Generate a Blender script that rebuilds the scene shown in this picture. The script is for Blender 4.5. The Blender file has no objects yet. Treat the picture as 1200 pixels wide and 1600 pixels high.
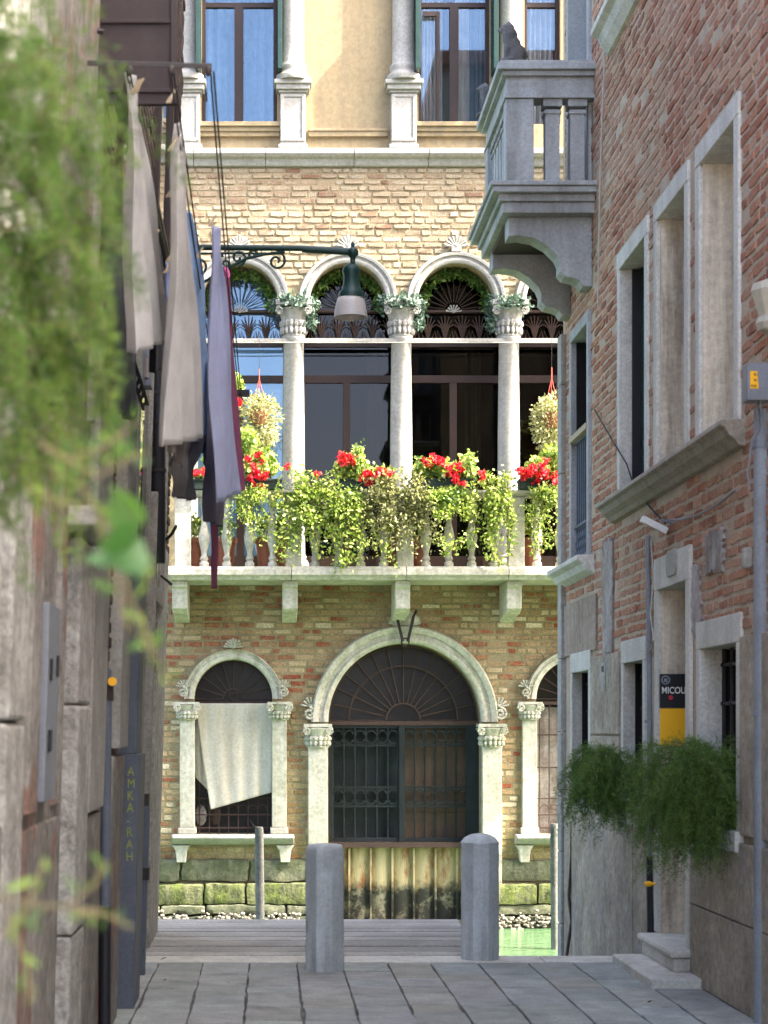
import bpy, bmesh, math, random
import numpy as np
from mathutils import Vector, Matrix
R = math.radians
PI = math.pi
random.seed(7)
C = bpy.context.scene.collection
S = bpy.context.scene

# ---------------------------------------------------------------- camera, sky, sun, exposure
F = 3000.0                      # focal length in photo pixels (1200x1600)
EYE = 1.6
cam_d = bpy.data.cameras.new('camera')
cam = bpy.data.objects.new('camera', cam_d); C.objects.link(cam)
cam.location = (0, 0, EYE); cam.rotation_euler = (R(90), 0, 0)
cam_d.sensor_width = 36; cam_d.lens = 36 * F / 1600
cam_d.shift_x = 180 / 1600; cam_d.shift_y = 340 / 1600
cam_d.clip_start = .05; cam_d.clip_end = 2000
cam_d.dof.use_dof = True; cam_d.dof.focus_distance = 21.0; cam_d.dof.aperture_fstop = 4.8
S.camera = cam
w = bpy.data.worlds.new('World'); S.world = w; w.use_nodes = True
SUN = Vector((3.4, -1.0, 4.0)).normalized()
el = math.asin(SUN.z); az = math.atan2(SUN.x, SUN.y)
wn = w.node_tree; bg = wn.nodes['Background']
sk = wn.nodes.new('ShaderNodeTexSky'); sk.sky_type = 'NISHITA'; sk.sun_disc = False
sk.sun_elevation = el; sk.sun_rotation = az; sk.air_density = .55; sk.dust_density = 5.0; sk.ozone_density = .4
wn.links.new(sk.outputs[0], bg.inputs[0]); bg.inputs[1].default_value = .15
sd = bpy.data.lights.new('sun', 'SUN'); sd.energy = 2.0; sd.angle = R(.5); sd.color = (1, .94, .84)
so = bpy.data.objects.new('sun', sd); C.objects.link(so)
so.rotation_euler = SUN.to_track_quat('Z', 'Y').to_euler(); so.location = (6, 8, 20)
S.view_settings.view_transform = 'Standard'; S.view_settings.look = 'None'
S.view_settings.exposure = 3.52; S.view_settings.gamma = 1
S.cycles.max_bounces = 8; S.cycles.diffuse_bounces = 4

def P(px, py, D):               # a photo pixel at depth D (metres down the alley) as a point
    return Vector(((px - 420) / F * D, D, EYE + (1140 - py) / F * D))
def PX(px, D): return (px - 420) / F * D
def PZ(py, D): return EYE + (1140 - py) / F * D
FY = 23.44                      # palace wall plane
BY = 22.5                       # front of its balcony
def fx(px): return PX(px, FY)
def fz(py): return PZ(py, FY)
def bx_(px): return PX(px, BY)
def bz_(py): return PZ(py, BY)

# ---------------------------------------------------------------- materials
def newmat(name):
    m = bpy.data.materials.new(name); m.use_nodes = True
    nt = m.node_tree; return m, nt, nt.nodes['Principled BSDF']
def nd(nt, t, **kw):
    n = nt.nodes.new(t)
    for k, v in kw.items():
        if k in n.inputs: n.inputs[k].default_value = v
        else: setattr(n, k, v)
    return n
def c4(c): return (c[0], c[1], c[2], 1)
def mixc(nt, fac, a, b, mode='MIX'):
    n = nt.nodes.new('ShaderNodeMix'); n.data_type = 'RGBA'; n.blend_type = mode
    for i, v in ((0, fac), (6, a), (7, b)):
        if isinstance(v, bpy.types.NodeSocket): nt.links.new(v, n.inputs[i])
        elif i == 0: n.inputs[0].default_value = v
        else: n.inputs[i].default_value = c4(v)
    return n.outputs[2]
def ramp(nt, src, stops, interp='LINEAR'):
    n = nt.nodes.new('ShaderNodeValToRGB'); cr = n.color_ramp; cr.interpolation = interp
    while len(cr.elements) < len(stops): cr.elements.new(.5)
    for e, (p, c) in zip(cr.elements, stops):
        e.position = p; e.color = c4(c) if hasattr(c, '__len__') else (c, c, c, 1)
    nt.links.new(src, n.inputs[0]); return n.outputs[0]
def coords(nt, scale=(1, 1, 1)):
    tc = nt.nodes.new('ShaderNodeTexCoord'); mp = nt.nodes.new('ShaderNodeMapping')
    mp.inputs['Scale'].default_value = scale
    nt.links.new(tc.outputs['Object'], mp.inputs[0]); return mp.outputs[0]
def noise(nt, vec, scale, detail=6, rough=.6, dist=0.0):
    n = nd(nt, 'ShaderNodeTexNoise', Scale=scale, Detail=detail, Roughness=rough, Distortion=dist)
    nt.links.new(vec, n.inputs['Vector']); return n.outputs[0]
def bump(nt, bs, h, strength, dist):
    b = nd(nt, 'ShaderNodeBump', Strength=strength, Distance=dist)
    nt.links.new(h, b.inputs['Height'])
    nt.links.new(b.outputs[0], bs.inputs['Normal']); return b
def aged(name, c1, c2, stain=None, sc=2.0, rough=.85, bs_=.5, bscale=30, streak=.5, grain=.25, metallic=0, bd=.01, cover=.5, attr=False, sscale=(5, 5, .45), peel=None):
    m, nt, bs = newmat(name); v = coords(nt)
    n1 = noise(nt, v, sc, 8, .65, .3)
    col = mixc(nt, ramp(nt, n1, [(.35, 0), (.65, 1)]), c1, c2)
    if stain:
        vs = coords(nt, sscale); n2 = noise(nt, vs, 1.3, 8, .65, .2)
        n3 = noise(nt, v, 1.1, 5, .6)
        f = nt.nodes.new('ShaderNodeMath'); f.operation = 'MULTIPLY'
        nt.links.new(ramp(nt, n2, [(cover - .06, 0), (cover + .16, 1)]), f.inputs[0])
        nt.links.new(ramp(nt, n3, [(.32, .35), (.62, 1)]), f.inputs[1])
        g = nt.nodes.new('ShaderNodeMath'); g.operation = 'MULTIPLY'; g.inputs[1].default_value = streak
        nt.links.new(f.outputs[0], g.inputs[0])
        col = mixc(nt, g.outputs[0], col, stain)
    if peel:
        pn = noise(nt, coords(nt, (1, 1, .8)), 1.7, 9, .68, .5)
        col = mixc(nt, ramp(nt, pn, [(peel[1], 0), (peel[1] + .025, 1)]), col, peel[0])
    n4 = noise(nt, v, bscale, 8, .7)
    gr = ramp(nt, n4, [(.33, 1 - min(.8, grain * 1.1)), (.64, 1 + grain * .12)])
    col = mixc(nt, 1.0, col, gr, 'MULTIPLY')
    if attr:
        at = nt.nodes.new('ShaderNodeVertexColor'); at.layer_name = 'Col'
        col = mixc(nt, 1.0, col, at.outputs[0], 'MULTIPLY')
    nt.links.new(col, bs.inputs['Base Color'])
    bs.inputs['Roughness'].default_value = rough; bs.inputs['Metallic'].default_value = metallic
    bs.inputs['Specular IOR Level'].default_value = .3
    n5 = noise(nt, v, bscale * .35, 8, .7)
    bump(nt, bs, mixc(nt, .5, n4, n5), bs_, bd)
    return m
def brickmat(name, stops, smear, smear_amt=.5, bs_=.7, moss=None):
    m, nt, bs = newmat(name); v = coords(nt)
    at = nt.nodes.new('ShaderNodeVertexColor'); at.layer_name = 'Col'
    sep = nt.nodes.new('ShaderNodeSeparateColor'); nt.links.new(at.outputs[0], sep.inputs[0])
    col = ramp(nt, sep.outputs[0], stops)
    big = noise(nt, v, .9, 6, .6, .4); med = noise(nt, v, 9, 8, .7, .5); fine = noise(nt, v, 60, 8, .75)
    mm = nt.nodes.new('ShaderNodeMath'); mm.operation = 'ADD'
    nt.links.new(big, mm.inputs[0]); nt.links.new(med, mm.inputs[1])
    f = ramp(nt, mm.outputs[0], [(.42, 0), (.62, 1)])
    mm.inputs[0]; hf = nt.nodes.new('ShaderNodeMath'); hf.operation = 'MULTIPLY'; hf.inputs[1].default_value = .5
    nt.links.new(mm.outputs[0], hf.inputs[0])
    f = ramp(nt, hf.outputs[0], [(.44, 0), (.6, smear_amt)])
    col = mixc(nt, f, col, smear)
    if moss:
        sx = nt.nodes.new('ShaderNodeSeparateXYZ'); nt.links.new(v, sx.inputs[0])
        ma = nt.nodes.new('ShaderNodeMath'); ma.operation = 'MULTIPLY_ADD'; ma.inputs[1].default_value = -.5; ma.inputs[2].default_value = 1.15
        nt.links.new(sx.outputs[2], ma.inputs[0])
        mb = nt.nodes.new('ShaderNodeMath'); mb.operation = 'MULTIPLY'; mb.use_clamp = True
        nt.links.new(ma.outputs[0], mb.inputs[0]); nt.links.new(ramp(nt, big, [(.35, 0), (.65, 1)]), mb.inputs[1])
        col = mixc(nt, mb.outputs[0], col, moss)
    col = mixc(nt, 1.0, col, ramp(nt, fine, [(.36, .5), (.6, 1.08)]), 'MULTIPLY')
    nt.links.new(col, bs.inputs['Base Color']); bs.inputs['Roughness'].default_value = .92
    bs.inputs['Specular IOR Level'].default_value = .2
    bump(nt, bs, mixc(nt, .45, med, fine), bs_, .012)
    return m
def plain(name, c, rough=.6, metallic=0, var=.15, bs_=.15, bscale=60, spec=.4):
    return aged(name, c, tuple(x * (1 - var) for x in c), None, 6, rough, bs_, bscale, 0, var, metallic, .004)
def leafmat(name, stops, trans=.45):
    m, nt, bs = newmat(name)
    at = nt.nodes.new('ShaderNodeVertexColor'); at.layer_name = 'Col'
    sep = nt.nodes.new('ShaderNodeSeparateColor'); nt.links.new(at.outputs[0], sep.inputs[0])
    col = ramp(nt, sep.outputs[0], stops)
    nt.links.new(col, bs.inputs['Base Color']); bs.inputs['Roughness'].default_value = .5
    bs.inputs['Specular IOR Level'].default_value = .35
    tr = nt.nodes.new('ShaderNodeBsdfTranslucent'); nt.links.new(col, tr.inputs[0])
    mx = nt.nodes.new('ShaderNodeMixShader'); mx.inputs[0].default_value = trans
    nt.links.new(bs.outputs[0], mx.inputs[1]); nt.links.new(tr.outputs[0], mx.inputs[2])
    nt.links.new(mx.outputs[0], nt.nodes['Material Output'].inputs[0]); return m
def clothmat(name, c, c2=None, weave=500, tr=.5):
    m, nt, bs = newmat(name); v = coords(nt)
    n = noise(nt, v, 5, 6, .6); c2 = c2 or tuple(x * .82 for x in c)
    f = noise(nt, v, 180, 3, .6)
    col = mixc(nt, ramp(nt, n, [(.35, 0), (.65, 1)]), c, c2)
    col = mixc(nt, 1.0, col, ramp(nt, f, [(.3, .85), (.7, 1)]), 'MULTIPLY')
    nt.links.new(col, bs.inputs['Base Color']); bs.inputs['Roughness'].default_value = .95
    bs.inputs['Sheen Weight'].default_value = .2; bs.inputs['Specular IOR Level'].default_value = .1
    n2 = noise(nt, coords(nt, (1, 1, .6)), 14, 8, .7, .6)
    bump(nt, bs, mixc(nt, .2, n2, f), .9, .03)
    t = nt.nodes.new('ShaderNodeBsdfTranslucent'); nt.links.new(col, t.inputs[0])
    mx = nt.nodes.new('ShaderNodeMixShader'); mx.inputs[0].default_value = tr
    nt.links.new(bs.outputs[0], mx.inputs[1]); nt.links.new(t.outputs[0], mx.inputs[2])
    nt.links.new(mx.outputs[0], nt.nodes['Material Output'].inputs[0]); return m

M = {}
M['istria'] = aged('white_stone', (.37, .355, .315), (.29, .28, .245), (.30, .29, .22), 2.5, .8, .5, 26, .55, .3)
M['istria_green'] = aged('mossy_white_stone', (.60, .56, .46), (.44, .43, .33), (.22, .23, .11), 3.5, .85, .6, 22, .65, .35)
M['istria_grey'] = aged('grey_balcony_stone', (.39, .40, .38), (.29, .30, .285), (.13, .125, .105), 2.2, .8, .35, 40, .5, .25)
M['stone_warm'] = aged('warm_frame_stone', (.62, .60, .52), (.50, .48, .41), (.27, .245, .20), 3, .85, .5, 45, .5, .3)
M['sill'] = aged('dirty_brown_sill_stone', (.36, .31, .24), (.26, .225, .175), (.13, .11, .085), 3, .85, .6, 40, .6, .35)
M['stone_left'] = aged('left_jamb_stone', (.38, .36, .31), (.26, .245, .21), (.13, .115, .09), 4, .85, .7, 40, .5, .35, sscale=(2, 1.5, .8))
M['stone_rough'] = aged('rough_pale_stone', (.52, .50, .44), (.30, .28, .24), (.16, .14, .11), 7, .9, 1.0, 28, .4, .5, bd=.03)
M['stucco'] = aged('yellow_stucco', (.31, .245, .135), (.265, .205, .115), (.17, .14, .10), 1.6, .9, .3, 18, .55, .2)
M['plaster'] = aged('old_plaster', (.37, .29, .225), (.27, .21, .16), (.15, .115, .085), 2.6, .9, .6, 22, .7, .35, bd=.015)
M['plaster_pale'] = aged('pale_niche_plaster', (.76, .67, .51), (.62, .54, .41), (.20, .155, .11), 1.6, .9, .4, 30, .9, .25, cover=.47)
M['plaster_grey'] = aged('peeling_grey_plaster', (.45, .41, .37), (.25, .205, .165), (.12, .09, .07), 4, .9, .9, 16, .8, .4, bd=.03)
M['plaster_left'] = aged('peeling_wall_plaster', (.34, .315, .27), (.19, .17, .14), (.09, .075, .06), 3, .9, 1.0, 18, .6, .45, bd=.03, sscale=(2, 1.2, .8), peel=((.25, .15, .11), .56))
M['plaster_dk'] = aged('stained_brown_render', (.46, .39, .29), (.31, .26, .19), (.14, .12, .085), 3, .9, .8, 20, .6, .4, bd=.02, sscale=(2, 1.5, .9), peel=((.30, .28, .25), .6))
M['mortar'] = aged('mortar', (.50, .40, .285), (.38, .295, .205), None, 6, .95, .8, 50, 0, .35, bd=.015)
M['mortar_pale'] = aged('pale_mortar', (.32, .25, .145), (.25, .19, .11), None, 6, .95, .8, 50, 0, .35, bd=.015)
M['mortar_lower'] = aged('green_brown_mortar', (.36, .29, .165), (.21, .175, .095), None, 5, .95, .8, 50, 0, .35, bd=.015)
M['brick_up'] = brickmat('sunlit_pale_brick', [(0, (.21, .115, .07)), (.25, (.27, .185, .115)), (.6, (.335, .26, .165)), (1, (.37, .31, .21))], (.37, .315, .215), .9, .9)
M['brick_low'] = brickmat('olive_and_red_brick', [(0, (.25, .06, .03)), (.16, (.33, .11, .055)), (.22, (.28, .16, .085)), (.6, (.42, .29, .155)), (.85, (.50, .385, .215)), (1, (.66, .56, .38))], (.36, .27, .14), .75, .8, (.20, .21, .07))
M['brick_side'] = brickmat('weathered_red_brick', [(0, (.23, .075, .04)), (.4, (.35, .135, .075)), (.8, (.41, .19, .11)), (1, (.48, .29, .18))], (.42, .30, .20), .7, .9)
M['brick_dark'] = brickmat('dark_brown_brick', [(0, (.05, .028, .02)), (.6, (.09, .05, .04)), (1, (.14, .10, .08))], (.10, .085, .075), .6, .8)  # dark brown tones for the farther, upper left wall
M['trachyte'] = aged('grey_paving_slab', (.36, .375, .345), (.24, .255, .235), (.12, .12, .105), 4.5, .75, .5, 60, .3, .3, attr=True)
M['bounce_paving'] = aged('pale_bounce_paving', (.56, .52, .46), (.46, .43, .38), None, 1.5, .85, .3, 30, 0, .15)
M['joint'] = aged('joint_dirt', (.03, .027, .024), (.15, .14, .125), None, 4, .95, .5, 40, 0, .3)
M['dock'] = aged('grey_dock_wood', (.40, .385, .34), (.27, .26, .225), None, 2, .85, .6, 30, 0, .3, attr=True)
M['bollard'] = aged('grey_bollard_stone', (.50, .54, .53), (.40, .43, .42), (.19, .19, .175), 5, .8, .5, 45, .7, .18, cover=.46)
M['wood_pole'] = aged('weathered_pole_wood', (.20, .19, .16), (.08, .09, .075), (.30, .30, .26), 4, .9, .8, 30, .6, .4)
M['moss'] = aged('moss_covered_stone', (.14, .175, .035), (.035, .045, .018), (.34, .31, .19), 7, .95, 1.0, 30, .7, .5, bd=.04)
M['mossgrey'] = aged('algae_grey_stone', (.21, .205, .135), (.10, .115, .055), (.03, .042, .018), 5, .95, .8, 24, .7, .4, bd=.03)
M['algae_black'] = aged('black_algae_stone', (.03, .035, .02), (.06, .07, .04), None, 8, .9, 1, 30, 0, .5, bd=.03)
M['barnacle'] = aged('white_barnacles', (.42, .37, .30), (.13, .10, .07), None, 24, .9, .8, 60, 0, .4)
M['dkgreen'] = plain('dark_green_paint', (.012, .045, .035), .45, 0, .3)
M['gate'] = aged('dark_green_iron', (.010, .017, .017), (.006, .010, .010), (.06, .055, .05), 6, .75, .4, 50, .15, .3)
M['iron'] = aged('black_iron', (.022, .020, .019), (.04, .03, .025), None, 8, .6, .4, 60, 0, .3)
M['rust'] = aged('rusty_iron', (.075, .045, .033), (.05, .032, .025), None, 8, .8, .5, 60, 0, .4)
M['brownwood'] = plain('brown_window_wood', (.028, .014, .009), .5, 0, .25)
M['shutterbrown'] = aged('plum_brown_shutter_paint_soffit_shade', (.030, .019, .017), (.042, .028, .025), (.018, .012, .011), 2, .65, .25, 30, .5, .2)
M['black'] = plain('black_plastic', (.012, .012, .014), .5)
M['greymetal'] = aged('grey_painted_metal', (.20, .215, .235), (.15, .16, .175), (.10, .09, .085), 3, .55, .2, 60, .4, .15)
M['slate'] = aged('blue_grey_metal_sheet', (.10, .115, .14), (.075, .085, .10), (.16, .17, .18), 3, .6, .25, 50, .4, .25)
M['zinc'] = aged('grey_drainpipe', (.23, .25, .26), (.17, .18, .19), (.10, .10, .10), 4, .6, .3, 50, .5, .2)
M['white_pl'] = plain('pale_plastic', (.62, .62, .60), .5)
M['cream'] = plain('cream_lantern_paint', (.40, .37, .28), .55)
M['yellow'] = plain('orange_yellow_paint', (.85, .43, .01), .5, 0, .05)
M['signblack'] = plain('black_sign', (.012, .013, .016), .4, 0, .1)
M['signwhite'] = plain('off_white_lettering', (.70, .70, .64), .5, 0, .05)
M['signgrey'] = plain('grey_emblem', (.22, .24, .26), .5)
M['red_dot'] = plain('red_paint', (.50, .03, .04), .5)
M['graffiti'] = plain('yellow_green_paint', (.30, .34, .06), .7)
M['terracotta'] = plain('terracotta', (.34, .13, .07), .85, 0, .3)
M['rope'] = plain('dark_rope', (.035, .028, .03), .9)
M['ropepale'] = plain('pale_cord', (.45, .42, .36), .9)
M['peg'] = plain('wooden_peg', (.42, .34, .22), .8)
M['pink'] = plain('pink_plastic', (.75, .15, .35), .5)
M['redrope'] = plain('red_cord', (.50, .10, .07), .8)
M['greenbox'] = plain('dark_green_trough', (.018, .035, .025), .6)
M['statue'] = aged('dark_weathered_statue_stone', (.10, .095, .09), (.16, .15, .14), (.05, .045, .045), 12, .9, .6, 60, .5, .4)
M['boards'] = aged('yellow_white_boards', (.45, .41, .27), (.38, .33, .20), (.30, .14, .04), 6, .85, .4, 40, .8, .3, cover=.5)
M['opal'] = plain('frosted_glass', (.48, .45, .40), .35, 0, .1)
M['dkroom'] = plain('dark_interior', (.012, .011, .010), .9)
M['canvas'] = aged('stained_white_canvas', (.47, .45, .375), (.40, .385, .32), (.34, .26, .15), 2, .95, .4, 30, .6, .2)
def glass(name, c, ior=1.8, rough=.03):
    m, nt, bs = newmat(name); v = coords(nt)
    bs.inputs['Base Color'].default_value = c4(c); bs.inputs['Roughness'].default_value = rough
    bs.inputs['IOR'].default_value = ior
    bump(nt, bs, noise(nt, v, 1.5, 2, .5), .12, .03); return m
M['glass'] = glass('dark_reflecting_glass', (.014, .012, .010), 1.33)
M['glass_sky'] = glass('sky_tinted_glass', (.07, .12, .17), 2.0)
M['glass_sky'].node_tree.nodes['Principled BSDF'].inputs['Specular Tint'].default_value = (.55, .78, 1, 1)  # blue of the reflected sky is put into base colour and tint
M['dustglass'] = aged('dusty_dark_glass', (.009, .008, .007), (.02, .018, .015), None, 3, .3, .05, 20, 0, .2)
M['brownpane'] = aged('brown_panel_behind_gate', (.09, .055, .032), (.065, .042, .026), (.06, .055, .045), 4, .7, .2, 30, .5, .2)
M['cur_skyblue'] = clothmat('sky_tinted_curtain', (.13, .24, .34), (.09, .18, .27))  # blue of the sky reflected in the panes, painted into the fabric
M['cur_white'] = clothmat('white_curtain', (.58, .60, .60), (.42, .47, .50))
M['garland'] = leafmat('blue_green_leaves', [(0, (.04, .08, .05)), (.5, (.10, .17, .115)), (1, (.24, .31, .24))], .3)
M['leaf_lime'] = leafmat('lime_green_leaves', [(0, (.05, .11, .015)), (.45, (.20, .30, .04)), (.8, (.42, .50, .09)), (1, (.62, .64, .25))], .42)
M['leaf_mid'] = leafmat('mid_green_leaves', [(0, (.03, .08, .015)), (.5, (.12, .22, .04)), (1, (.30, .40, .10))], .4)
M['leaf_var'] = leafmat('cream_edged_leaves', [(0, (.09, .09, .03)), (.4, (.24, .26, .08)), (.75, (.44, .44, .19)), (1, (.62, .58, .34))], .4)
M['fern_dark'] = leafmat('dark_fern_needles', [(0, (.025, .075, .010)), (.5, (.075, .155, .022)), (1, (.20, .30, .06))], .35)
M['fern_bright'] = leafmat('bright_fern_needles', [(0, (.02, .05, .006)), (.5, (.065, .13, .014)), (1, (.18, .25, .04))], .45)
M['red_petal'] = leafmat('red_petals', [(0, (.35, .005, .02)), (.6, (.75, .012, .03)), (1, (.85, .08, .06))], .3)
M['stem'] = plain('brown_stem', (.10, .08, .035), .9)
def watermat():
    m, nt, bs = newmat('green_canal_water'); v = coords(nt)
    n = noise(nt, v, 1.2, 4, .6)
    nt.links.new(mixc(nt, n, (.055, .115, .05), (.085, .15, .07)), bs.inputs['Base Color'])
    bs.inputs['Roughness'].default_value = .06; bs.inputs['IOR'].default_value = 1.33
    n2 = noise(nt, coords(nt, (1, 2.2, 1)), 3.5, 5, .55, .8)
    bump(nt, bs, n2, .6, .06); return m
M['water'] = watermat()
def boardmat():       # boards below the water gate: pale above, black tide mark below (its own waterline shape)
    m, nt, bs = newmat('tide_marked_boards'); v = coords(nt)
    sx = nt.nodes.new('ShaderNodeSeparateXYZ'); nt.links.new(v, sx.inputs[0])
    n = noise(nt, v, 9, 6, .65); a = nt.nodes.new('ShaderNodeMath'); a.operation = 'MULTIPLY_ADD'; a.inputs[1].default_value = .35
    nt.links.new(n, a.inputs[0]); nt.links.new(sx.outputs[2], a.inputs[2])
    f = ramp(nt, a.outputs[0], [(0, 0), (.03, 1)])
    at = nt.nodes.new('ShaderNodeMapRange'); at.inputs[1].default_value = .58; at.inputs[2].default_value = .72
    nt.links.new(a.outputs[0], at.inputs[0])
    rust = noise(nt, coords(nt, (5, 5, 1.8)), 1.4, 8, .7)
    pale = mixc(nt, ramp(nt, rust, [(.46, 0), (.62, 1)]), (.38, .32, .17), (.20, .085, .025))
    dark = mixc(nt, ramp(nt, noise(nt, v, 5, 8, .7), [(.5, 0), (.62, 1)]), (.018, .02, .012), (.20, .19, .12))
    nt.links.new(mixc(nt, at.outputs[0], dark, pale), bs.inputs['Base Color'])
    bs.inputs['Roughness'].default_value = .85
    bump(nt, bs, noise(nt, v, 40, 6, .7), .5, .01); return m
M['tideboards'] = boardmat()

# ---------------------------------------------------------------- mesh helpers
class MB:
    def __init__(s): s.v = []; s.f = []; s.c = []
    def add(s, vs, fs, c=None):
        o = len(s.v); s.v += [tuple(v) for v in vs]; s.f += [tuple(i + o for i in f) for f in fs]
        s.c += [c if c is not None else 1.0] * len(fs); return s
    def box(s, x0, x1, y0, y1, z0, z1, c=None, lean=0):
        vs = [(x + lean * z, y, z) for x in (x0, x1) for y in (y0, y1) for z in (z0, z1)]
        return s.add(vs, [(0, 1, 3, 2), (4, 6, 7, 5), (0, 4, 5, 1), (2, 3, 7, 6), (0, 2, 6, 4), (1, 5, 7, 3)], c)
    def prism(s, poly, axis, a, b, c=None):     # poly of 2D points; axis 'y' -> (x,z), 'x' -> (y,z), 'z' -> (x,y)
        def mk(p, t):
            return (p[0], t, p[1]) if axis == 'y' else (t, p[0], p[1]) if axis == 'x' else (p[0], p[1], t)
        n = len(poly); vs = [mk(p, a) for p in poly] + [mk(p, b) for p in poly]
        fs = [tuple(range(n - 1, -1, -1)), tuple(range(n, 2 * n))] + [(i, (i + 1) % n, n + (i + 1) % n, n + i) for i in range(n)]
        return s.add(vs, fs, c)
    def tube(s, pts, r, n=8, c=None):
        pts = [Vector(p) for p in pts]; rs = r if hasattr(r, '__len__') else [r] * len(pts)
        vs = []; 
        for i, p in enumerate(pts):
            d = (pts[min(i + 1, len(pts) - 1)] - pts[max(i - 1, 0)]).normalized()
            u = d.cross(Vector((0, 0, 1)) if abs(d.z) < .9 else Vector((0, 1, 0))).normalized(); w_ = d.cross(u)
            for k in range(n):
                a = 2 * PI * k / n; vs.append(p + (u * math.cos(a) + w_ * math.sin(a)) * rs[i])
        fs = [(i * n + k, i * n + (k + 1) % n, (i + 1) * n + (k + 1) % n, (i + 1) * n + k) for i in range(len(pts) - 1) for k in range(n)]
        fs += [tuple(range(n - 1, -1, -1)), tuple((len(pts) - 1) * n + k for k in range(n))]
        return s.add(vs, fs, c)
    def lathe(s, cx, cy, prof, n=24, mod=None, c=None):
        vs = []
        for (r, z) in prof:
            for k in range(n):
                a = 2 * PI * k / n; rr = r * (mod(a, z) if mod else 1)
                vs.append((cx + rr * math.cos(a), cy + rr * math.sin(a), z))
        m_ = len(prof)
        fs = [(i * n + k, i * n + (k + 1) % n, (i + 1) * n + (k + 1) % n, (i + 1) * n + k) for i in range(m_ - 1) for k in range(n)]
        fs += [tuple(range(n - 1, -1, -1)), tuple((m_ - 1) * n + k for k in range(n))]
        return s.add(vs, fs, c)
    def arch(s, cx, cz, prof, y, n=40, a0=0, a1=PI, zs=1.0):      # prof: closed list of (radius, protrusion) swept round the arch
        vs = []; m_ = len(prof)
        for i in range(n + 1):
            a = a0 + (a1 - a0) * i / n
            for (r, p) in prof: vs.append((cx + r * math.cos(a), y - p, cz + r * math.sin(a) * zs))
        fs = [(i * m_ + k, i * m_ + (k + 1) % m_, (i + 1) * m_ + (k + 1) % m_, (i + 1) * m_ + k) for i in range(n) for k in range(m_)]
        fs += [tuple(range(m_)), tuple(n * m_ + k for k in range(m_ - 1, -1, -1))]
        return s.add(vs, fs)
    def disc(s, cx, cy, cz, r, ry, rz, n=10):                 # ellipsoid
        vs = [(cx, cy, cz + rz)]; 
        for i in range(1, 6):
            t = PI * i / 6
            for k in range(n):
                a = 2 * PI * k / n; vs.append((cx + r * math.sin(t) * math.cos(a), cy + ry * math.sin(t) * math.sin(a), cz + rz * math.cos(t)))
        vs.append((cx, cy, cz - rz)); fs = []
        for k in range(n): fs.append((0, 1 + k, 1 + (k + 1) % n)); fs.append((len(vs) - 1, 1 + 4 * n + (k + 1) % n, 1 + 4 * n + k))
        for i in range(4):
            for k in range(n): fs.append((1 + i * n + k, 1 + (i + 1) * n + k, 1 + (i + 1) * n + (k + 1) % n, 1 + i * n + (k + 1) % n))
        return s.add(vs, fs)
    def build(s, name, mat, parent=None, smooth=False, bevel=0, bseg=2):
        return obj(name, s.v, s.f, mat, parent, smooth, bevel, s.c, bseg)
def obj(name, vs, fs, mat, parent=None, smooth=False, bevel=0, cols=None, bseg=2):
    me = bpy.data.meshes.new(name); a = np.array(vs, dtype=float)
    if parent is not None:
        off = np.array(parent.matrix_world.translation if parent.parent is None else (0, 0, 0), dtype=float)
        q = parent; off = np.zeros(3)
        while q is not None: off += np.array(q.location); q = q.parent
        a = a - off
    me.from_pydata(a.tolist(), [], fs); me.update()
    o = bpy.data.objects.new(name, me); C.objects.link(o); me.materials.append(M[mat] if isinstance(mat, str) else mat)
    if parent is not None: o.parent = parent
    if cols is not None and any(c != 1.0 for c in cols):
        ca = me.color_attributes.new('Col', 'FLOAT_COLOR', 'CORNER')
        arr = np.ones((len(me.loops), 4)); i = 0
        for p_, c in zip(me.polygons, cols):
            arr[p_.loop_start:p_.loop_start + p_.loop_total, :3] = c
        ca.data.foreach_set('color', arr.ravel())
    bm = bmesh.new(); bm.from_mesh(me)
    if len(me.polygons) < 60000: bmesh.ops.recalc_face_normals(bm, faces=bm.faces)
    bm.to_mesh(me); bm.free()
    if smooth:
        me.polygons.foreach_set('use_smooth', [True] * len(me.polygons))
        try: me.set_sharp_from_angle(angle=R(50))
        except Exception: pass
    if bevel:
        b = o.modifiers.new('bevel', 'BEVEL'); b.width = bevel; b.segments = bseg; b.limit_method = 'ANGLE'; b.angle_limit = R(40)
    return o
def thing(name, label, cat, loc=(0, 0, 0), group=None):
    o = bpy.data.objects.new(name, None); C.objects.link(o); o.location = loc; o.empty_display_size = .1
    return tag(o, label, cat, group)
def tag(o, label=None, cat=None, group=None, kind=None):
    if label: o['label'] = label
    if cat: o['category'] = cat
    if group: o['group'] = group
    if kind: o['kind'] = kind
    return o
def dup(root, loc, label=None):
    r = root.copy(); C.objects.link(r); r.location = loc
    if label: r['label'] = label
    for ch in list(root.children):
        c = ch.copy(); C.objects.link(c); c.parent = r
        for g in ch.children:
            d = g.copy(); C.objects.link(d); d.parent = c
    return r
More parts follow.
